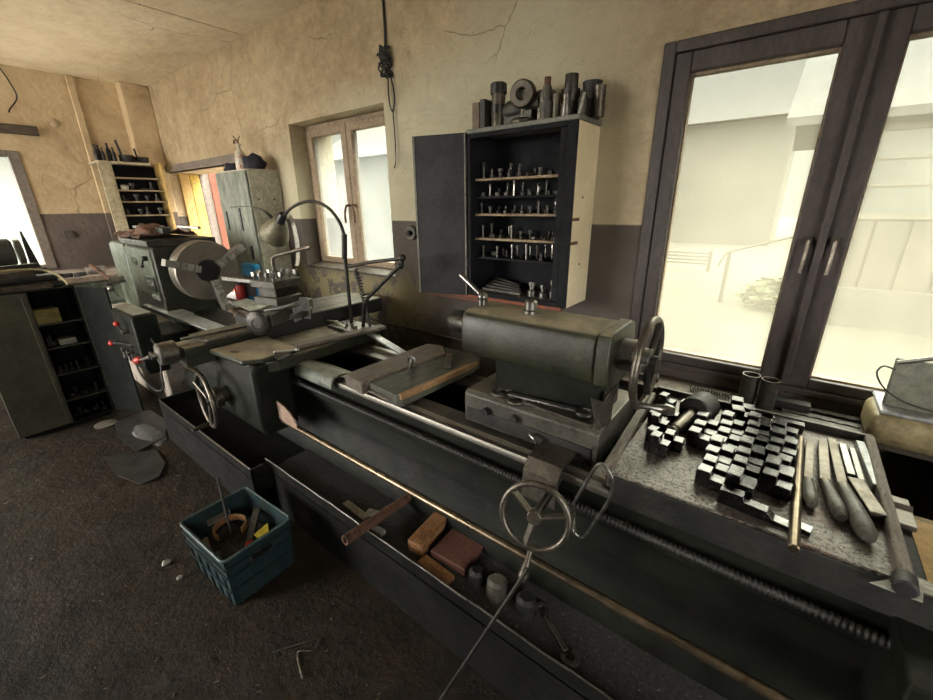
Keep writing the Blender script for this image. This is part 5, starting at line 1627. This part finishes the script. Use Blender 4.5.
for k, (y, z, lab) in enumerate(((1.99, 0.819, 'wavy worn strip along the front of the window ledge'), (2.03, 0.823, 'middle worn strip along the window ledge'), (2.09, 0.826, 'worn strip at the back of the window ledge against the frame'))):
    rows = []
    for i in range(32):
        x = 0.10 + i * 0.0079
        rows.append([(x, y - 0.016 - 0.004 * math.sin(i * 1.1 + k), z), (x, y + 0.014, z + 0.002)])
    tag(MB().sheet(rows, 0.006).build('saw_blade_strip', STEEL_D), lab, 'strip')
for x, lab in ((-0.53, 'left'),):
    pass

# enamel tank and plate at the right edge
TK = thing('enamel_tank', 'yellowed round-cornered enamel tank with upright grey-green plate at the right of the window', 'tank', (0.55, 2.02, 0.83))
MB().box((0.345, 1.90, 0.815), (0.78, 2.13, 0.935)).build('tank_body', CANM, TK, bevel=0.035, seg=5)
MB().box((0.36, 1.915, 0.935), (0.77, 2.12, 0.95)).build('tank_lid', PALEM, TK, bevel=0.007, seg=3)
MB().prism([(0.37, 0.95), (0.365, 1.13), (0.50, 1.13), (0.505, 0.95)], 'y', 1.97, 1.99).build('upright_plate', PLATEM, TK, bevel=0.006)
MB().cyl((0.368, 1.96, 1.118), (0.60, 1.90, 1.235), 0.008, seg=12).build('rod', STEEL, TK)
MB().tube([(0.37, 1.965, 1.09), (0.335, 1.95, 1.10), (0.325, 1.94, 1.07), (0.36, 1.935, 1.02), (0.43, 1.93, 0.985), (0.56, 1.93, 0.97)], 0.0028, 8, smooth=5).build('wire', BLACK, TK)
SB = MB().box((0.60, 1.93, 0.40), (0.95, YB, 0.78)).build('under_ledge_box', WOODD, bevel=0.01)
tag(SB, 'dark timber box under the window ledge at the far right', 'box')
st = thing('moulded_seat', 'yellow-brown moulded seat with rounded corners beside the lathe end at lower right', 'seat', (0.62, 1.35, 0.0))
g = []
for i in range(9):
    row = []
    for j in range(9):
        u, v = i / 8, j / 8
        dip = 0.02 * (1 - (2 * u - 1) ** 4) * (1 - (2 * v - 1) ** 4)
        row.append((0.43 + 0.42 * u, 1.20 + 0.40 * v, 0.74 - dip))
    g.append(row)
MB().sheet(g, 0.012).build('seat_pan', CHAIRM, st)
pts = []
for (cx, cy, a0) in ((0.81, 1.56, 0), (0.47, 1.56, 90), (0.47, 1.24, 180), (0.81, 1.24, 270)):
    for k in range(6):
        a = math.radians(a0 + k * 18)
        pts.append((cx + 0.05 * math.cos(a), cy + 0.05 * math.sin(a), 0.742))
MB().tube(pts, 0.009, 8, closed=True).build('seat_rim', CANM, st)
for (x, y) in ((0.47, 1.24), (0.81, 1.24), (0.47, 1.56), (0.81, 1.56)):
    MB().cyl((x, y, 0), (x, y, 0.735), 0.012, seg=12).build('leg', STEEL_D, st)

# ------------------------------------------------------------------ green steel locker in front of the opening
LK = thing('metal_locker', 'tall scratched grey-green steel locker with cream side standing beside the wall opening', 'locker', (-4.12, 2.0, 0))
MB().box((-4.42, 1.86, 0.0), (-3.822, 2.14, 1.97)).build('locker_body', LOCKERS, LK, bevel=0.006)
d2 = MB().box((-4.415, 1.838, 0.03), (-3.828, 1.858, 1.955)).build('locker_door', LOCKER, LK, bevel=0.005)
MB().box((-4.33, 1.828, 1.45), (-4.31, 1.838, 1.62)).build('door_slot', BLACKSH, d2)
MB().box((-4.06, 1.828, 1.45), (-4.035, 1.838, 1.65)).build('door_slot', BLACKSH, d2)
MB().box((-3.95, 1.82, 1.2), (-3.92, 1.838, 1.32)).build('handle', STEEL_D, d2, bevel=0.003)
for (y, z) in ((1.92, 1.72), (2.06, 1.72)):
    MB().cyl((-3.822, y, z), (-3.819, y, z), 0.008, seg=10).build('rivet', RUST, LK)
VZ = 1.97
vs_ = thing('vase', 'small pale red-patterned glass vase standing on the steel locker', 'vase', (-4.05, 1.93, VZ))
GV = mat('cream_glass_with_red_swirls', (0.62, 0.56, 0.42), (0.78, 0.72, 0.58), 0.2, 0, 5, (0.45, 0.10, 0.06), 0.54, 22, 0.02)
MB().turned([(0, 0), (0.045, 0), (0.05, 0.02), (0.05, 0.10), (0.04, 0.14), (0.018, 0.17), (0.014, 0.19), (0.024, 0.215), (0.02, 0.215), (0.010, 0.19), (0, 0.18)], (-4.05, 1.93, VZ), (0, 0, 1), 28, caps=False).build('vase_body', GV, vs_)
MB().tube([(-4.05, 1.93, VZ + 0.17), (-4.06, 1.93, VZ + 0.24), (-4.10, 1.92, VZ + 0.28)], 0.004, 6, smooth=3).tube([(-4.05, 1.93, VZ + 0.2), (-4.03, 1.93, VZ + 0.25), (-4.0, 1.93, VZ + 0.265)], 0.004, 6, smooth=3).tube([(-4.06, 1.93, VZ + 0.24), (-4.11, 1.93, VZ + 0.25), (-4.12, 1.93, VZ + 0.22)], 0.006, 6, smooth=3).build('dried_twig', RUST, vs_)
DK = mat('dark_plum_cloth', (0.012, 0.012, 0.022), (0.03, 0.028, 0.045), 0.8, 0, 8)


def lumpy(name, label, cat, c, r, m_, seed=0, sub=3, amp=0.35):
    bm = bmesh.new()
    bmesh.ops.create_icosphere(bm, subdivisions=sub, radius=1)
    for v in bm.verts:
        n_ = noise.noise(v.co * 1.6 + Vector((seed * 7.1, 0, 0)))
        v.co *= 1 + amp * n_
        v.co.z = max(v.co.z, -0.5)
        v.co = Vector((c[0] + v.co.x * r[0], c[1] + v.co.y * r[1], c[2] + (v.co.z + 0.5) * r[2]))
    mb_ = MB()
    mb_.bm.free()
    mb_.bm = bm
    return tag(mb_.build(name, m_, smooth=60), label, cat)


lumpy('crumpled_cloth', 'dark crumpled cloth on the locker right of the vase', 'cloth', (-3.95, 2.0, VZ), (0.10, 0.09, 0.085), DK, 1)
lumpy('crumpled_cloth', 'smaller dark cloth lump on the locker left of the vase', 'cloth', (-4.28, 1.93, VZ), (0.10, 0.05, 0.05), DK, 2)

# things seen through the opening
o = MB().box((ANX + 0.0, 3.02, 0.0), (ANX + 0.03, 3.35, 2.3)).build('painted_panel', REDP, bevel=0.004)
tag(o, 'orange-red painted panel against the white annex wall', 'post')

# ------------------------------------------------------------------ shelf unit in the far corner
SU = thing('corner_shelf', 'tall open shelf cupboard on the end wall crowded with small parts', 'shelf unit', (-6.45, 1.65, 0))
CREAMW = mat('cream_painted_wood', (0.36, 0.31, 0.20), (0.5, 0.44, 0.31), 0.5, 0, 4, (0.22, 0.17, 0.1), 0.66, 14, 0.1)
MB().box((XL + 0.05, 1.50, 0.9), (-6.25, 1.525, 2.15)).build('side_panel', CREAMW, SU, bevel=0.003)
MB().box((-6.265, 1.40, 0.9), (-6.24, 1.50, 2.15)).build('face_stile', CREAMW, SU, bevel=0.003)
MB().box((XL + 0.17, 1.99, 0.9), (-6.25, 2.015, 2.17)).build('side_panel', WOODY, SU, bevel=0.003)
MB().box((XL + 0.05, 1.40, 2.14), (-6.24, 1.90, 2.165)).build('top_panel', CREAMW, SU, bevel=0.003)
MB().box((XL + 0.17, 1.525, 0.9), (XL + 0.19, 1.99, 2.14)).build('back_panel', CAB_IN, SU)
SZ = [2.0, 1.865, 1.74, 1.585, 1.42, 1.25, 1.08, 0.9]
for z in SZ:
    MB().box((XL + 0.19, 1.525, z - 0.015), (-6.255, 1.99, z)).build('shelf', SHELFW, SU, bevel=0.001)
random.seed(9)
pan = thing('saucepan', 'dark saucepan with upright handle on top of the corner shelf cupboard', 'pan', (-6.38, 1.72, 2.165))
MB().turned([(0, 0), (0.06, 0), (0.07, 0.01), (0.075, 0.08), (0.07, 0.08), (0.066, 0.01), (0, 0.01)], (-6.38, 1.72, 2.165), (0, 0, 1), 24, caps=False).build('bowl', CAST, pan)
MB().cyl((-6.38, 1.68, 2.22), (-6.38, 1.65, 2.40), 0.012, seg=10).build('handle', CAST, pan)
pan = thing('saucepan', 'dark shallow pan at the right end of the corner cupboard top', 'pan', (-6.40, 1.87, 2.165))
MB().turned([(0, 0), (0.06, 0), (0.075, 0.07), (0.07, 0.07), (0.056, 0.01), (0, 0.01)], (-6.40, 1.865, 2.165), (0, 0, 1), 24, caps=False).build('bowl', CAST, pan)
MB().cyl((-6.43, 1.84, 2.20), (-6.45, 1.83, 2.33), 0.010, seg=10).build('handle', CAST, pan)
bt = [MB().turned([(0, 0), (0.022, 0), (0.022, 0.10), (0.009, 0.13), (0.009, 0.17), (0, 0.17)], (0, 0, 0), (0, 0, 1), 14, caps=False).build('bottle', BLACKSH)]
tag(bt[0], 'dark narrow bottle at the left end of the corner cupboard top', 'bottle', 'bottles on the corner cupboard')
place(bt[0], (-6.36, 1.44, 2.165))
for (x, y, s_) in ((-6.36, 1.50, 0.85), (-6.38, 1.56, 1.15), (-6.33, 1.59, 0.9), (-6.40, 1.475, 1.0)):
    dup(bt[0], (x, y, 2.165), scale=s_)
for z in SZ[1:6]:
    for i in range(4):
        k = random.choice((1, 2, 3, 0))
        o = put_small(k, (-6.30, 1.58 + i * 0.1 + random.uniform(-0.02, 0.02), z), random.uniform(-1, 1), 'small steel %s on a shelf of the corner cupboard' % pn[k], '%ss in the corner cupboard' % pn[k], random.uniform(1.2, 1.9))
o = MB().turned([(0, 0), (0.03, 0), (0.04, 0.02), (0.035, 0.05), (0, 0.055)], (-6.30, 1.60, 1.865), (0.3, 0, 1), 20, caps=False).build('white_cup', PAPER)
tag(o, 'upturned white cup on the second shelf of the corner cupboard', 'cup')

# ------------------------------------------------------------------ green tool cabinet at left
FC = thing('tool_cabinet', 'dark green steel tool cabinet with one open door at the left, loaded with parts', 'cabinet', (-4.5, 0.32, 0))
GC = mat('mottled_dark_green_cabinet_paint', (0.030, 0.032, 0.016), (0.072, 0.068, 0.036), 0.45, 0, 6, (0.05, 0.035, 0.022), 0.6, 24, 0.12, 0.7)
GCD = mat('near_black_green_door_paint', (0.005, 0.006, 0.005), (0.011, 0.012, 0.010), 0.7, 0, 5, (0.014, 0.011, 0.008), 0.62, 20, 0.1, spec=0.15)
cb0, cb1, cx0, cx1, cz = 0.035, 0.61, -4.72, -4.30, 1.10
mb = MB().box((cx0, cb0, 0.03), (cx1, cb0 + 0.012, cz)).box((cx0, cb1 - 0.012, 0.03), (cx1, cb1, cz))
mb.box((cx0, cb0, cz - 0.012), (cx1 + 0.008, cb1, cz)).box((cx0, cb0, 0.03), (cx1, cb1, 0.045)).box((cx0, cb0, 0.03), (cx0 + 0.01, cb1, cz)).box((cx0 + 0.03, cb0 + 0.03, 0.0), (cx1 - 0.03, cb1 - 0.03, 0.03))
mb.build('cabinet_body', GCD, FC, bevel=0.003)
dL = MB().box((cx1, cb0, 0.04), (cx1 + 0.015, 0.345, cz - 0.01)).build('door', GC, FC, bevel=0.003)
MB().box((cx1 + 0.015, 0.31, 0.05), (cx1 + 0.02, 0.335, cz - 0.02)).build('door_edge_fold', GC, dL, bevel=0.002)
Md = Matrix.Translation((cx1 + 0.005, cb1, 0)) @ Matrix.Rotation(math.radians(30), 4, 'Z')
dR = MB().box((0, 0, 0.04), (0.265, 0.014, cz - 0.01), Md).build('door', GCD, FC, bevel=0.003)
FSZ = [0.842, 0.655, 0.442, 0.222, 0.045]
for z in FSZ[:-1]:
    MB().box((cx0 + 0.01, cb0 + 0.012, z - 0.012), (cx1 - 0.012, cb1 - 0.012, z)).build('shelf', GC, FC, bevel=0.001)
o = MB().box((cx1 - 0.15, 0.335, 0.842), (cx1 - 0.03, 0.485, 0.95)).build('cardboard_box', YELLOWD, bevel=0.003)
tag(o, 'mustard yellow cardboard box on the top shelf of the green tool cabinet', 'box')
o = MB().box((cx1 - 0.14, 0.43, 0.655), (cx1 - 0.05, 0.53, 0.70)).build('white_packet', PAPER, bevel=0.004)
tag(o, 'pale packet on the second shelf of the green tool cabinet', 'packet')
for z, nn in ((0.655, 3), (0.442, 6), (0.222, 5), (0.045, 7)):
    for i in range(nn):
        k = random.choice((0, 1, 2, 3))
        y = 0.37 + (0.2 if z != 0.655 else 0.05) * (i + 0.5) / nn
        put_small(k, (cx1 - 0.06 - random.uniform(0, 0.08), y, z), random.uniform(-2, 2), 'small steel %s on a lower shelf of the green tool cabinet' % pn[k], '%ss in the green tool cabinet' % pn[k], random.uniform(1.0, 1.7))
# load on top of the cabinet
for k, (y0, y1, z, w_, h_, m_, lab) in enumerate(((-0.02, 0.50, 1.115, 0.08, 0.03, WOODD, 'flat dark bar at the front bottom of the pile on the green tool cabinet'),
                                                 (0.0, 0.56, 1.118, 0.05, 0.035, STEEL_D, 'square steel bar second in the pile on the green tool cabinet'),
                                                 (-0.06, 0.55, 1.150, 0.09, 0.03, CAST, 'broad iron bar in the middle of the pile on the green tool cabinet'),
                                                 (-0.05, 0.57, 1.155, 0.05, 0.05, CAST, 'thick iron bar at the back of the pile on the green tool cabinet'),
                                                 (-0.1, 0.60, 1.20, 0.14, 0.025, STEEL_D, 'wide plate on top of the pile on the green tool cabinet'))):
    x = (-4.35, -4.43, -4.50, -4.58, -4.55)[k]
    zz = {0: 1.115, 1: 1.1175, 2: 1.115, 3: 1.125, 4: 1.163}[k]
    o = MB().bar((x, y0, zz), (x - 0.03, y1, zz), w_, h_).build('metal_bar', m_, bevel=0.003)
    tag(o, lab, 'bar')
for k, (x, y0, y1, z, w_, h_, m_, lab) in enumerate(((-4.40, -0.08, 0.44, 1.197, 0.05, 0.045, WOODD, 'dark square timber high on the pile on the green tool cabinet'),
                                                    (-4.52, -0.1, 0.52, 1.20, 0.07, 0.04, CAST, 'flat iron block on the upper layer of the pile on the green tool cabinet'),
                                                    (-4.62, -0.1, 0.5, 1.235, 0.05, 0.03, STEEL_D, 'narrow steel bar highest on the pile of the green tool cabinet'))):
    tag(MB().bar((x, y0, z), (x - 0.05, y1, z + 0.01), w_, h_).build('metal_bar', m_, bevel=0.003), lab, 'bar')
o = MB().tube([(-4.42, -0.05, 1.235), (-4.44, 0.3, 1.24), (-4.45, 0.46, 1.23), (-4.42, 0.54, 1.195), (-4.34, 0.575, 1.14), (-4.31, 0.58, 1.112)], 0.009, 10, smooth=5).build('bent_tube', mat('yellowed_plastic_tube', (0.45, 0.38, 0.2), (0.6, 0.52, 0.3), 0.4, 0, 8))
tag(o, 'yellowed tube bent over the pile on the green tool cabinet', 'tube')
o = lumpy('oily_rag', 'grey oily rag lying at the left on the pile of bars', 'rag', (-4.45, 0.05, 1.215), (0.07, 0.10, 0.05), PAPERG, 4)

# workbench between cabinet and lathe, under the end window
BN = thing('workbench', 'long drawered workbench under the end wall window, grey-green with pinkish top', 'workbench', (-6.1, 0.5, 0))
MB().box((-6.60, -0.6, 0.95), (-5.65, 1.36, 1.0)).build('bench_top', KRAFT, BN, bevel=0.005)
MB().box((-6.55, -0.55, 0.05), (-5.70, 1.32, 0.95)).build('bench_body', GREEN_L, BN, bevel=0.005)
for y in (-0.5, 0.12, 0.74):
    for z in (0.15, 0.43, 0.71):
        d_ = MB().box((-5.70, y, z), (-5.685, y + 0.56, z + 0.25)).build('drawer', GREEN_L, BN, bevel=0.006)
        MB().box((-5.685, y + 0.2, z + 0.20), (-5.66, y + 0.36, z + 0.215)).build('drawer_pull', STEEL, d_, bevel=0.002)
GD = thing('bench_grinder', 'dark bulky bench grinder silhouetted against the end wall window', 'grinder', (-5.95, 0.35, 1.0))
MB().box((-6.05, 0.2, 1.0), (-5.85, 0.5, 1.06)).build('base', CAST, GD, bevel=0.01)
MB().cyl((-5.95, 0.10, 1.27), (-5.95, 0.50, 1.27), 0.13, seg=32, ch=0.02).box((-6.0, 0.25, 1.05), (-5.9, 0.45, 1.2)).build('motor', CAST, GD)
MB().cyl((-5.95, 0.52, 1.27), (-5.95, 0.56, 1.27), 0.12, seg=32).build('grinding_wheel', CAST_L, GD)
MB().prism([(0.58, 1.02), (0.66, 1.02), (0.60, 1.46), (0.585, 1.46)], 'x', -5.97, -5.92).build('guard', CAST, GD, bevel=0.004)
o = MB().turned([(0, 0), (0.08, 0), (0.085, 0.02), (0.085, 0.07), (0, 0.07)], (-5.9, 1.05, 1.0), (0, 0, 1), 28, caps=False).build('tin', WOODT)
tag(o, 'flat round tin on the workbench left of the lathe headstock', 'tin')
for (y, l_, lab) in ((0.78, 0.12, 'small dark tool lying on the workbench, left of the flat round tin'), (0.9, 0.09, 'dark metal scrap on the workbench beside the flat round tin')):
    tag(MB().cbox((-5.8, y, 1.02), (0.05, l_, 0.04), 0.4).build('metal_scrap', CAST, bevel=0.006), lab, 'scrap')
o = MB().bar((-5.5, 0.62, 1.24), (-4.75, 0.75, 1.22), 0.03, 0.012).build('steel_strip', STEEL_D) if False else None

# ------------------------------------------------------------------ load on the headstock
HZ = 1.415
rows = []
random.seed(21)
for i in range(12):
    rows.append([(-4.95 + i * 0.07, 1.08 + j * 0.046, HZ + 0.012 + 0.07 * max(0, noise.noise(Vector((i * 0.5, j * 0.6, 3)))) + 0.02 * math.sin(PI * j / 9)) for j in range(10)])
o = MB().sheet(rows, 0.008).build('leather_apron', mat('rust_brown_cloth', (0.10, 0.048, 0.032), (0.18, 0.09, 0.06), 0.85, 0, 12, None, bump=0.4))
tag(o, 'rust-brown cloth spread over the lathe headstock lid', 'cloth')
for (x0, y0, x1, y1, z, w_, h_, m_, lab) in ((-4.75, 1.20, -4.30, 1.34, 1.50, 0.03, 0.02, STEEL, 'bright flat bar lying on the cloth of the headstock'),
                                              (-4.55, 1.30, -4.15, 1.26, 1.485, 0.06, 0.04, CAST, 'dark thick bar lying on the headstock cloth nearest the chuck'),
                                              (-4.30, 1.40, -4.12, 1.50, 1.50, 0.035, 0.02, STEEL, 'short bright bar at the back of the headstock lid'),
                                              (-4.9, 1.15, -4.7, 1.35, 1.455, 0.03, 0.02, RUST, 'short rusty bar at the left end of the headstock')):
    tag(MB().bar((x0, y0, z), (x1, y1, z - 0.01), w_, h_).build('metal_bar', m_, bevel=0.002), lab, 'bar')
lumpy('shop_rag', 'dark rust-brown bundled rag in the middle of the headstock lid', 'rag', (-4.55, 1.25, HZ + 0.02), (0.16, 0.12, 0.06), RUST, 8)
lumpy('work_glove', 'pale dirty glove lying at the left end of the headstock', 'glove', (-5.0, 1.3, HZ - 0.02), (0.10, 0.09, 0.045), PAPER, 6)
lumpy('rag', 'small red-brown rag on the gear cover', 'rag', (-5.12, 1.2, 1.365), (0.06, 0.05, 0.04), RUST, 7)

# behind the chuck: machine table with blue bottle and red jar
RT = thing('side_table', 'low littered metal table behind the lathe beside the chuck', 'table', (-3.85, 1.85, 0))
MB().box((-4.5, 1.66, 0.80), (-3.2, 1.84, 0.83)).build('table_top', PALEM, RT, bevel=0.004)
for (x, y) in ((-4.45, 1.69), (-3.25, 1.69), (-4.45, 1.81), (-3.25, 1.81)):
    MB().box((x - 0.02, y - 0.02, 0), (x + 0.02, y + 0.02, 0.80)).build('leg', STEEL_D, RT)
bl = thing('plastic_bottle', 'bright blue plastic bottle lying behind the chuck', 'bottle', (-3.8, 1.76, 0.83))
MB().box((-4.02, 1.74, 0.83), (-3.78, 1.81, 1.17)).build('bottle_body', BLUEP, bl, bevel=0.02, seg=3)
MB().box((-4.0, 1.735, 0.86), (-3.80, 1.742, 1.06)).build('bottle_label', PAPERG, bl)
MB().cyl((-3.78, 1.775, 1.10), (-3.73, 1.775, 1.09), 0.03, seg=16).build('bottle_cap', PAPER, bl)
jr = thing('red_jar', 'orange-red jar with dark lid standing behind the tool post', 'jar', (-3.95, 1.70, 0.83))
MB().turned([(0, 0), (0.042, 0), (0.045, 0.01), (0.045, 0.13), (0.034, 0.15), (0, 0.15)], (-4.0, 1.685, 0.83), (0, 0, 1), 24, caps=False).build('jar_body', RED, jr)
MB().cyl((-4.0, 1.685, 0.98), (-4.0, 1.685, 1.0), 0.042, seg=20).build('jar_lid', BLACKSH, jr)
rows = [[(-3.95 + i * 0.065, 1.50 + j * 0.045, 0.842 + 0.03 * abs(noise.noise(Vector((i * 0.9, j * 1.1, 9))))) for j in range(5)] for i in range(9)]
tag(MB().sheet(rows, 0.004).build('crumpled_sheet', PAPER), 'crumpled pale sheet on the table behind the chuck', 'sheet')
o = MB().bar((-2.98, 1.16, 1.205), (-2.60, 1.24, 1.205), 0.024, 0.024).build('boring_bar', STEEL, bevel=0.003)
tag(o, 'pointed boring bar clamped in the tool post and pointing at the chuck', 'boring bar')
for (x, y0, y1, lab) in ((-2.60, 0.73, 1.12, 'long flat steel strip lying along the left of the cross slide'),
                         (-2.44, 0.80, 1.16, 'round bar lying along the right of the cross slide')):
    m_ = MB().bar((x, y0, 0.961), (x + 0.03, y1, 0.961), 0.03, 0.010) if x < -2.5 else MB().cyl((x, y0, 0.965), (x + 0.02, y1, 0.965), 0.009, seg=12)
    tag(m_.build('steel_strip', CAST_L if x < -2.5 else STEEL, bevel=0.001), lab, 'strip')

# ------------------------------------------------------------------ plastic crate
CR = thing('plastic_crate', 'grimy teal plastic crate full of scrap standing on the floor in front of the lathe', 'crate', (0, 0, 0))
Wd, Dp, Ht, th_ = 0.40, 0.305, 0.265, 0.006
mb = MB()
tp_ = 0.94
for (sx, sy, nx) in ((1, 0, 0), (-1, 0, 0), (0, 1, 0), (0, -1, 0)):
    if sx:
        half, dist = Dp / 2, Wd / 2
    else:
        half, dist = Wd / 2, Dp / 2

    def wp(u, z, o_=0.0):
        s_ = tp_ + (1 - tp_) * z / Ht
        a_, b_ = dist * s_ - o_, u * half * s_
        return (sx * a_ + (0 if sx else b_), sy * a_ + (b_ if sx else 0), z)
    zs_ = [0.0, 0.17, 0.205, Ht]
    us_ = [-1, -0.36, 0.36, 1]
    for i in range(3):
        for j in range(3):
            if i == 1 and j == 1:
                continue
            q = [(us_[i], zs_[j]), (us_[i + 1], zs_[j]), (us_[i + 1], zs_[j + 1]), (us_[i], zs_[j + 1])]
            o1 = [mb.bm.verts.new(wp(u, z)) for u, z in q]
            o2 = [mb.bm.verts.new(wp(u, z, th_)) for u, z in q]
            mb.bm.faces.new(o1)
            mb.bm.faces.new(o2[::-1])
            for k in range(4):
                mb.bm.faces.new((o1[k], o2[k], o2[(k + 1) % 4], o1[(k + 1) % 4]))
    # outside ribs
    for u in (-0.8, -0.4, 0.0, 0.4, 0.8):
        a_, b_ = Vector(wp(u, 0.0, -0.004)), Vector(wp(u, 0.165, -0.004))
        mb.bar(a_, b_, 0.007, 0.007)
    for z in (0.09, 0.165, 0.215):
        mb.bar(wp(-1, z, -0.004), wp(1, z, -0.004), 0.008, 0.006)
mb.box((-Wd / 2 * tp_, -Dp / 2 * tp_, 0), (Wd / 2 * tp_, Dp / 2 * tp_, 0.006))
mb.build('crate_body', TEAL, CR)
pts = []
for (cx, cy, a0) in ((Wd / 2 - 0.02, Dp / 2 - 0.02, 0), (-Wd / 2 + 0.02, Dp / 2 - 0.02, 90), (-Wd / 2 + 0.02, -Dp / 2 + 0.02, 180), (Wd / 2 - 0.02, -Dp / 2 + 0.02, 270)):
    for k in range(5):
        a = math.radians(a0 + k * 22.5)
        pts.append((cx + 0.024 * math.cos(a), cy + 0.024 * math.sin(a), Ht))
MB().tube(pts, 0.0055, 8, closed=True).build('crate_rim', TEALR, CR)
CR.location = (-1.815, 0.54, 0)
CR.rotation_euler = (0, 0, math.radians(3))
C0 = Vector((-1.815, 0.54, 0))


def inc(name, label, cat, mb_, m_, bevel=0.001):
    return tag(mb_.build(name, m_, bevel=bevel), label, cat)


rows = []
for j in range(10):
    rows.append([(C0.x - 0.165 + i * 0.033, C0.y - 0.12 + j * 0.0265, 0.13 + 0.05 * noise.noise(Vector((i * 0.6, j * 0.7, 5)))) for i in range(11)])
o = MB().sheet(rows, 0.01).build('metal_scrap', GRIT)
tag(o, 'dark tangle of swarf and scrap filling the teal crate', 'scrap', kind='stuff')
pts = []
for k in range(22):
    a = math.radians(20 + k * 13)
    pts.append(Vector((C0.x - 0.06 + 0.07 * math.cos(a), C0.y - 0.01 + 0.07 * math.sin(a), 0.20)))
inc('leather_strap', 'brown curled strap lying in the teal crate', 'strap', MB().sheet([[p + Vector((0, 0, -0.018)), p + Vector((0, 0, 0.018))] for p in pts], 0.004), BELT)
inc('yellow_wrapper', 'crumpled yellow wrapper in the teal crate', 'wrapper', MB().sheet([[(C0.x + 0.07, C0.y + 0.04, 0.19), (C0.x + 0.07, C0.y + 0.11, 0.21)], [(C0.x + 0.105, C0.y + 0.03, 0.215), (C0.x + 0.11, C0.y + 0.09, 0.19)], [(C0.x + 0.14, C0.y + 0.04, 0.19), (C0.x + 0.15, C0.y + 0.10, 0.22)]], 0.003), YELLOW, 0)
inc('steel_bar', 'dark flat bar sticking up in the teal crate', 'bar', MB().bar((C0.x + 0.10, C0.y - 0.03, 0.11), (C0.x - 0.02, C0.y + 0.11, 0.245), 0.03, 0.016), STEEL_D)
inc('steel_bar', 'short pale square bar at the left wall of the teal crate', 'bar', MB().bar((C0.x - 0.14, C0.y - 0.10, 0.15), (C0.x - 0.04, C0.y - 0.12, 0.16), 0.02, 0.02), CAST_L)
inc('steel_bar', 'pale thin strip standing near the front corner of the teal crate', 'bar', MB().bar((C0.x + 0.06, C0.y - 0.06, 0.12), (C0.x + 0.13, C0.y - 0.045, 0.20), 0.012, 0.006), PAPER)
inc('bottle_stopper', 'small red stopper among the scrap of the teal crate', 'cap', MB().cyl((C0.x + 0.085, C0.y + 0.0, 0.15), (C0.x + 0.10, C0.y + 0.005, 0.185), 0.018, seg=16), RED)
inc('steel_rod', 'thin dark rod standing up out of the teal crate', 'rod', MB().cyl((C0.x - 0.04, C0.y - 0.02, 0.14), (C0.x - 0.13, C0.y + 0.01, 0.44), 0.006, seg=10), CAST, 0)

# ------------------------------------------------------------------ floor litter
o = MB().sheet([[(-4.10, 0.55, 0.012), (-4.12, 0.80, 0.010)], [(-3.8, 0.50, 0.006), (-3.75, 0.82, 0.02)], [(-3.4, 0.52, 0.02), (-3.5, 0.72, 0.008)]], 0.003).build('grey_sheet', PAPERG)
tag(o, 'larger wrinkled grey sheet on the floor below the open cabinet door', 'sheet')
o = MB().sheet([[(-3.55, 0.36, 0.004), (-3.35, 0.62, 0.006)], [(-3.2, 0.36, 0.004), (-3.1, 0.60, 0.008)], [(-2.95, 0.42, 0.012), (-2.95, 0.52, 0.015)]], 0.003).build('grey_sheet', PAPERG)
tag(o, 'smaller flat oily sheet on the floor in front of the lathe pan', 'sheet')
DUST = mat('pale_dust_heap', (0.07, 0.069, 0.067), (0.16, 0.157, 0.15), 0.9, 0, 14, (0.06, 0.055, 0.05), 0.58, 24, 0.6)
o = lumpy('dust_heap', 'pale dusty heap at the foot of the cabinet door', 'heap', (-3.75, 0.66, -0.008), (0.36, 0.085, 0.018), DUST, 11)
o = MB().turned([(0, 0), (0.07, 0), (0.075, 0.012), (0.06, 0.016), (0, 0.012)], (-4.12, 0.50, 0), (0, 0, 1), 24, caps=False).build('metal_disc', CAST_L)
tag(o, 'flat tin lid on the floor in front of the green tool cabinet', 'lid')
for (x, y, s_, lab) in ((-2.13, 0.30, 0.014, 'small pale crumpled scrap left of the teal crate'), (-1.98, 0.31, 0.011, 'tiny pale scrap at the left foot of the teal crate')):
    lumpy('paper_scrap', lab, 'scrap', (x, y, 0), (s_, s_ * 1.3, s_), PAPER, int(x * 10))
CABP = [(-3.62, 0.70, 0.72), (-3.72, 0.74, 0.67), (-3.86, 0.75, 0.58), (-3.80, 0.75, 0.44), (-3.55, 0.75, 0.38), (-3.30, 0.75, 0.46), (-3.24, 0.75, 0.60), (-3.28, 0.78, 0.72), (-3.48, 0.80, 0.78)]
o = MB().tube(CABP, 0.006, 8, smooth=6).build('cable', BLACK)
tag(o, 'black cable looping down below the feed gearbox', 'cable')
fl = MB()
random.seed(33)
for k in range(650):
    x, y = random.uniform(-4.2, 0.3), random.uniform(-0.9, 0.7)
    s_ = random.uniform(0.0015, 0.005)
    fl.cbox((x, y, s_ * 0.3), (s_ * random.uniform(1, 4), s_, s_ * 0.6), rz=random.uniform(0, 3))
tag(fl.build('metal_swarf', mat('pale_metal_swarf', (0.07, 0.06, 0.04), (0.2, 0.18, 0.13), 0.5, 0.3, 30), smooth=0), 'scattered pale metal swarf and grit over the oily floor', 'swarf', kind='stuff')
o = MB().tube([(-1.2, 0.55, 0.004), (-1.18, 0.50, 0.006), (-1.22, 0.46, 0.004), (-1.12, 0.42, 0.005)], 0.003, 6, smooth=4).tube([(-1.3, 0.40, 0.004), (-1.22, 0.52, 0.004)], 0.003, 6).build('wire_scrap', STEEL)
tag(o, 'pale wire scrap on the floor right of the teal crate', 'wire')
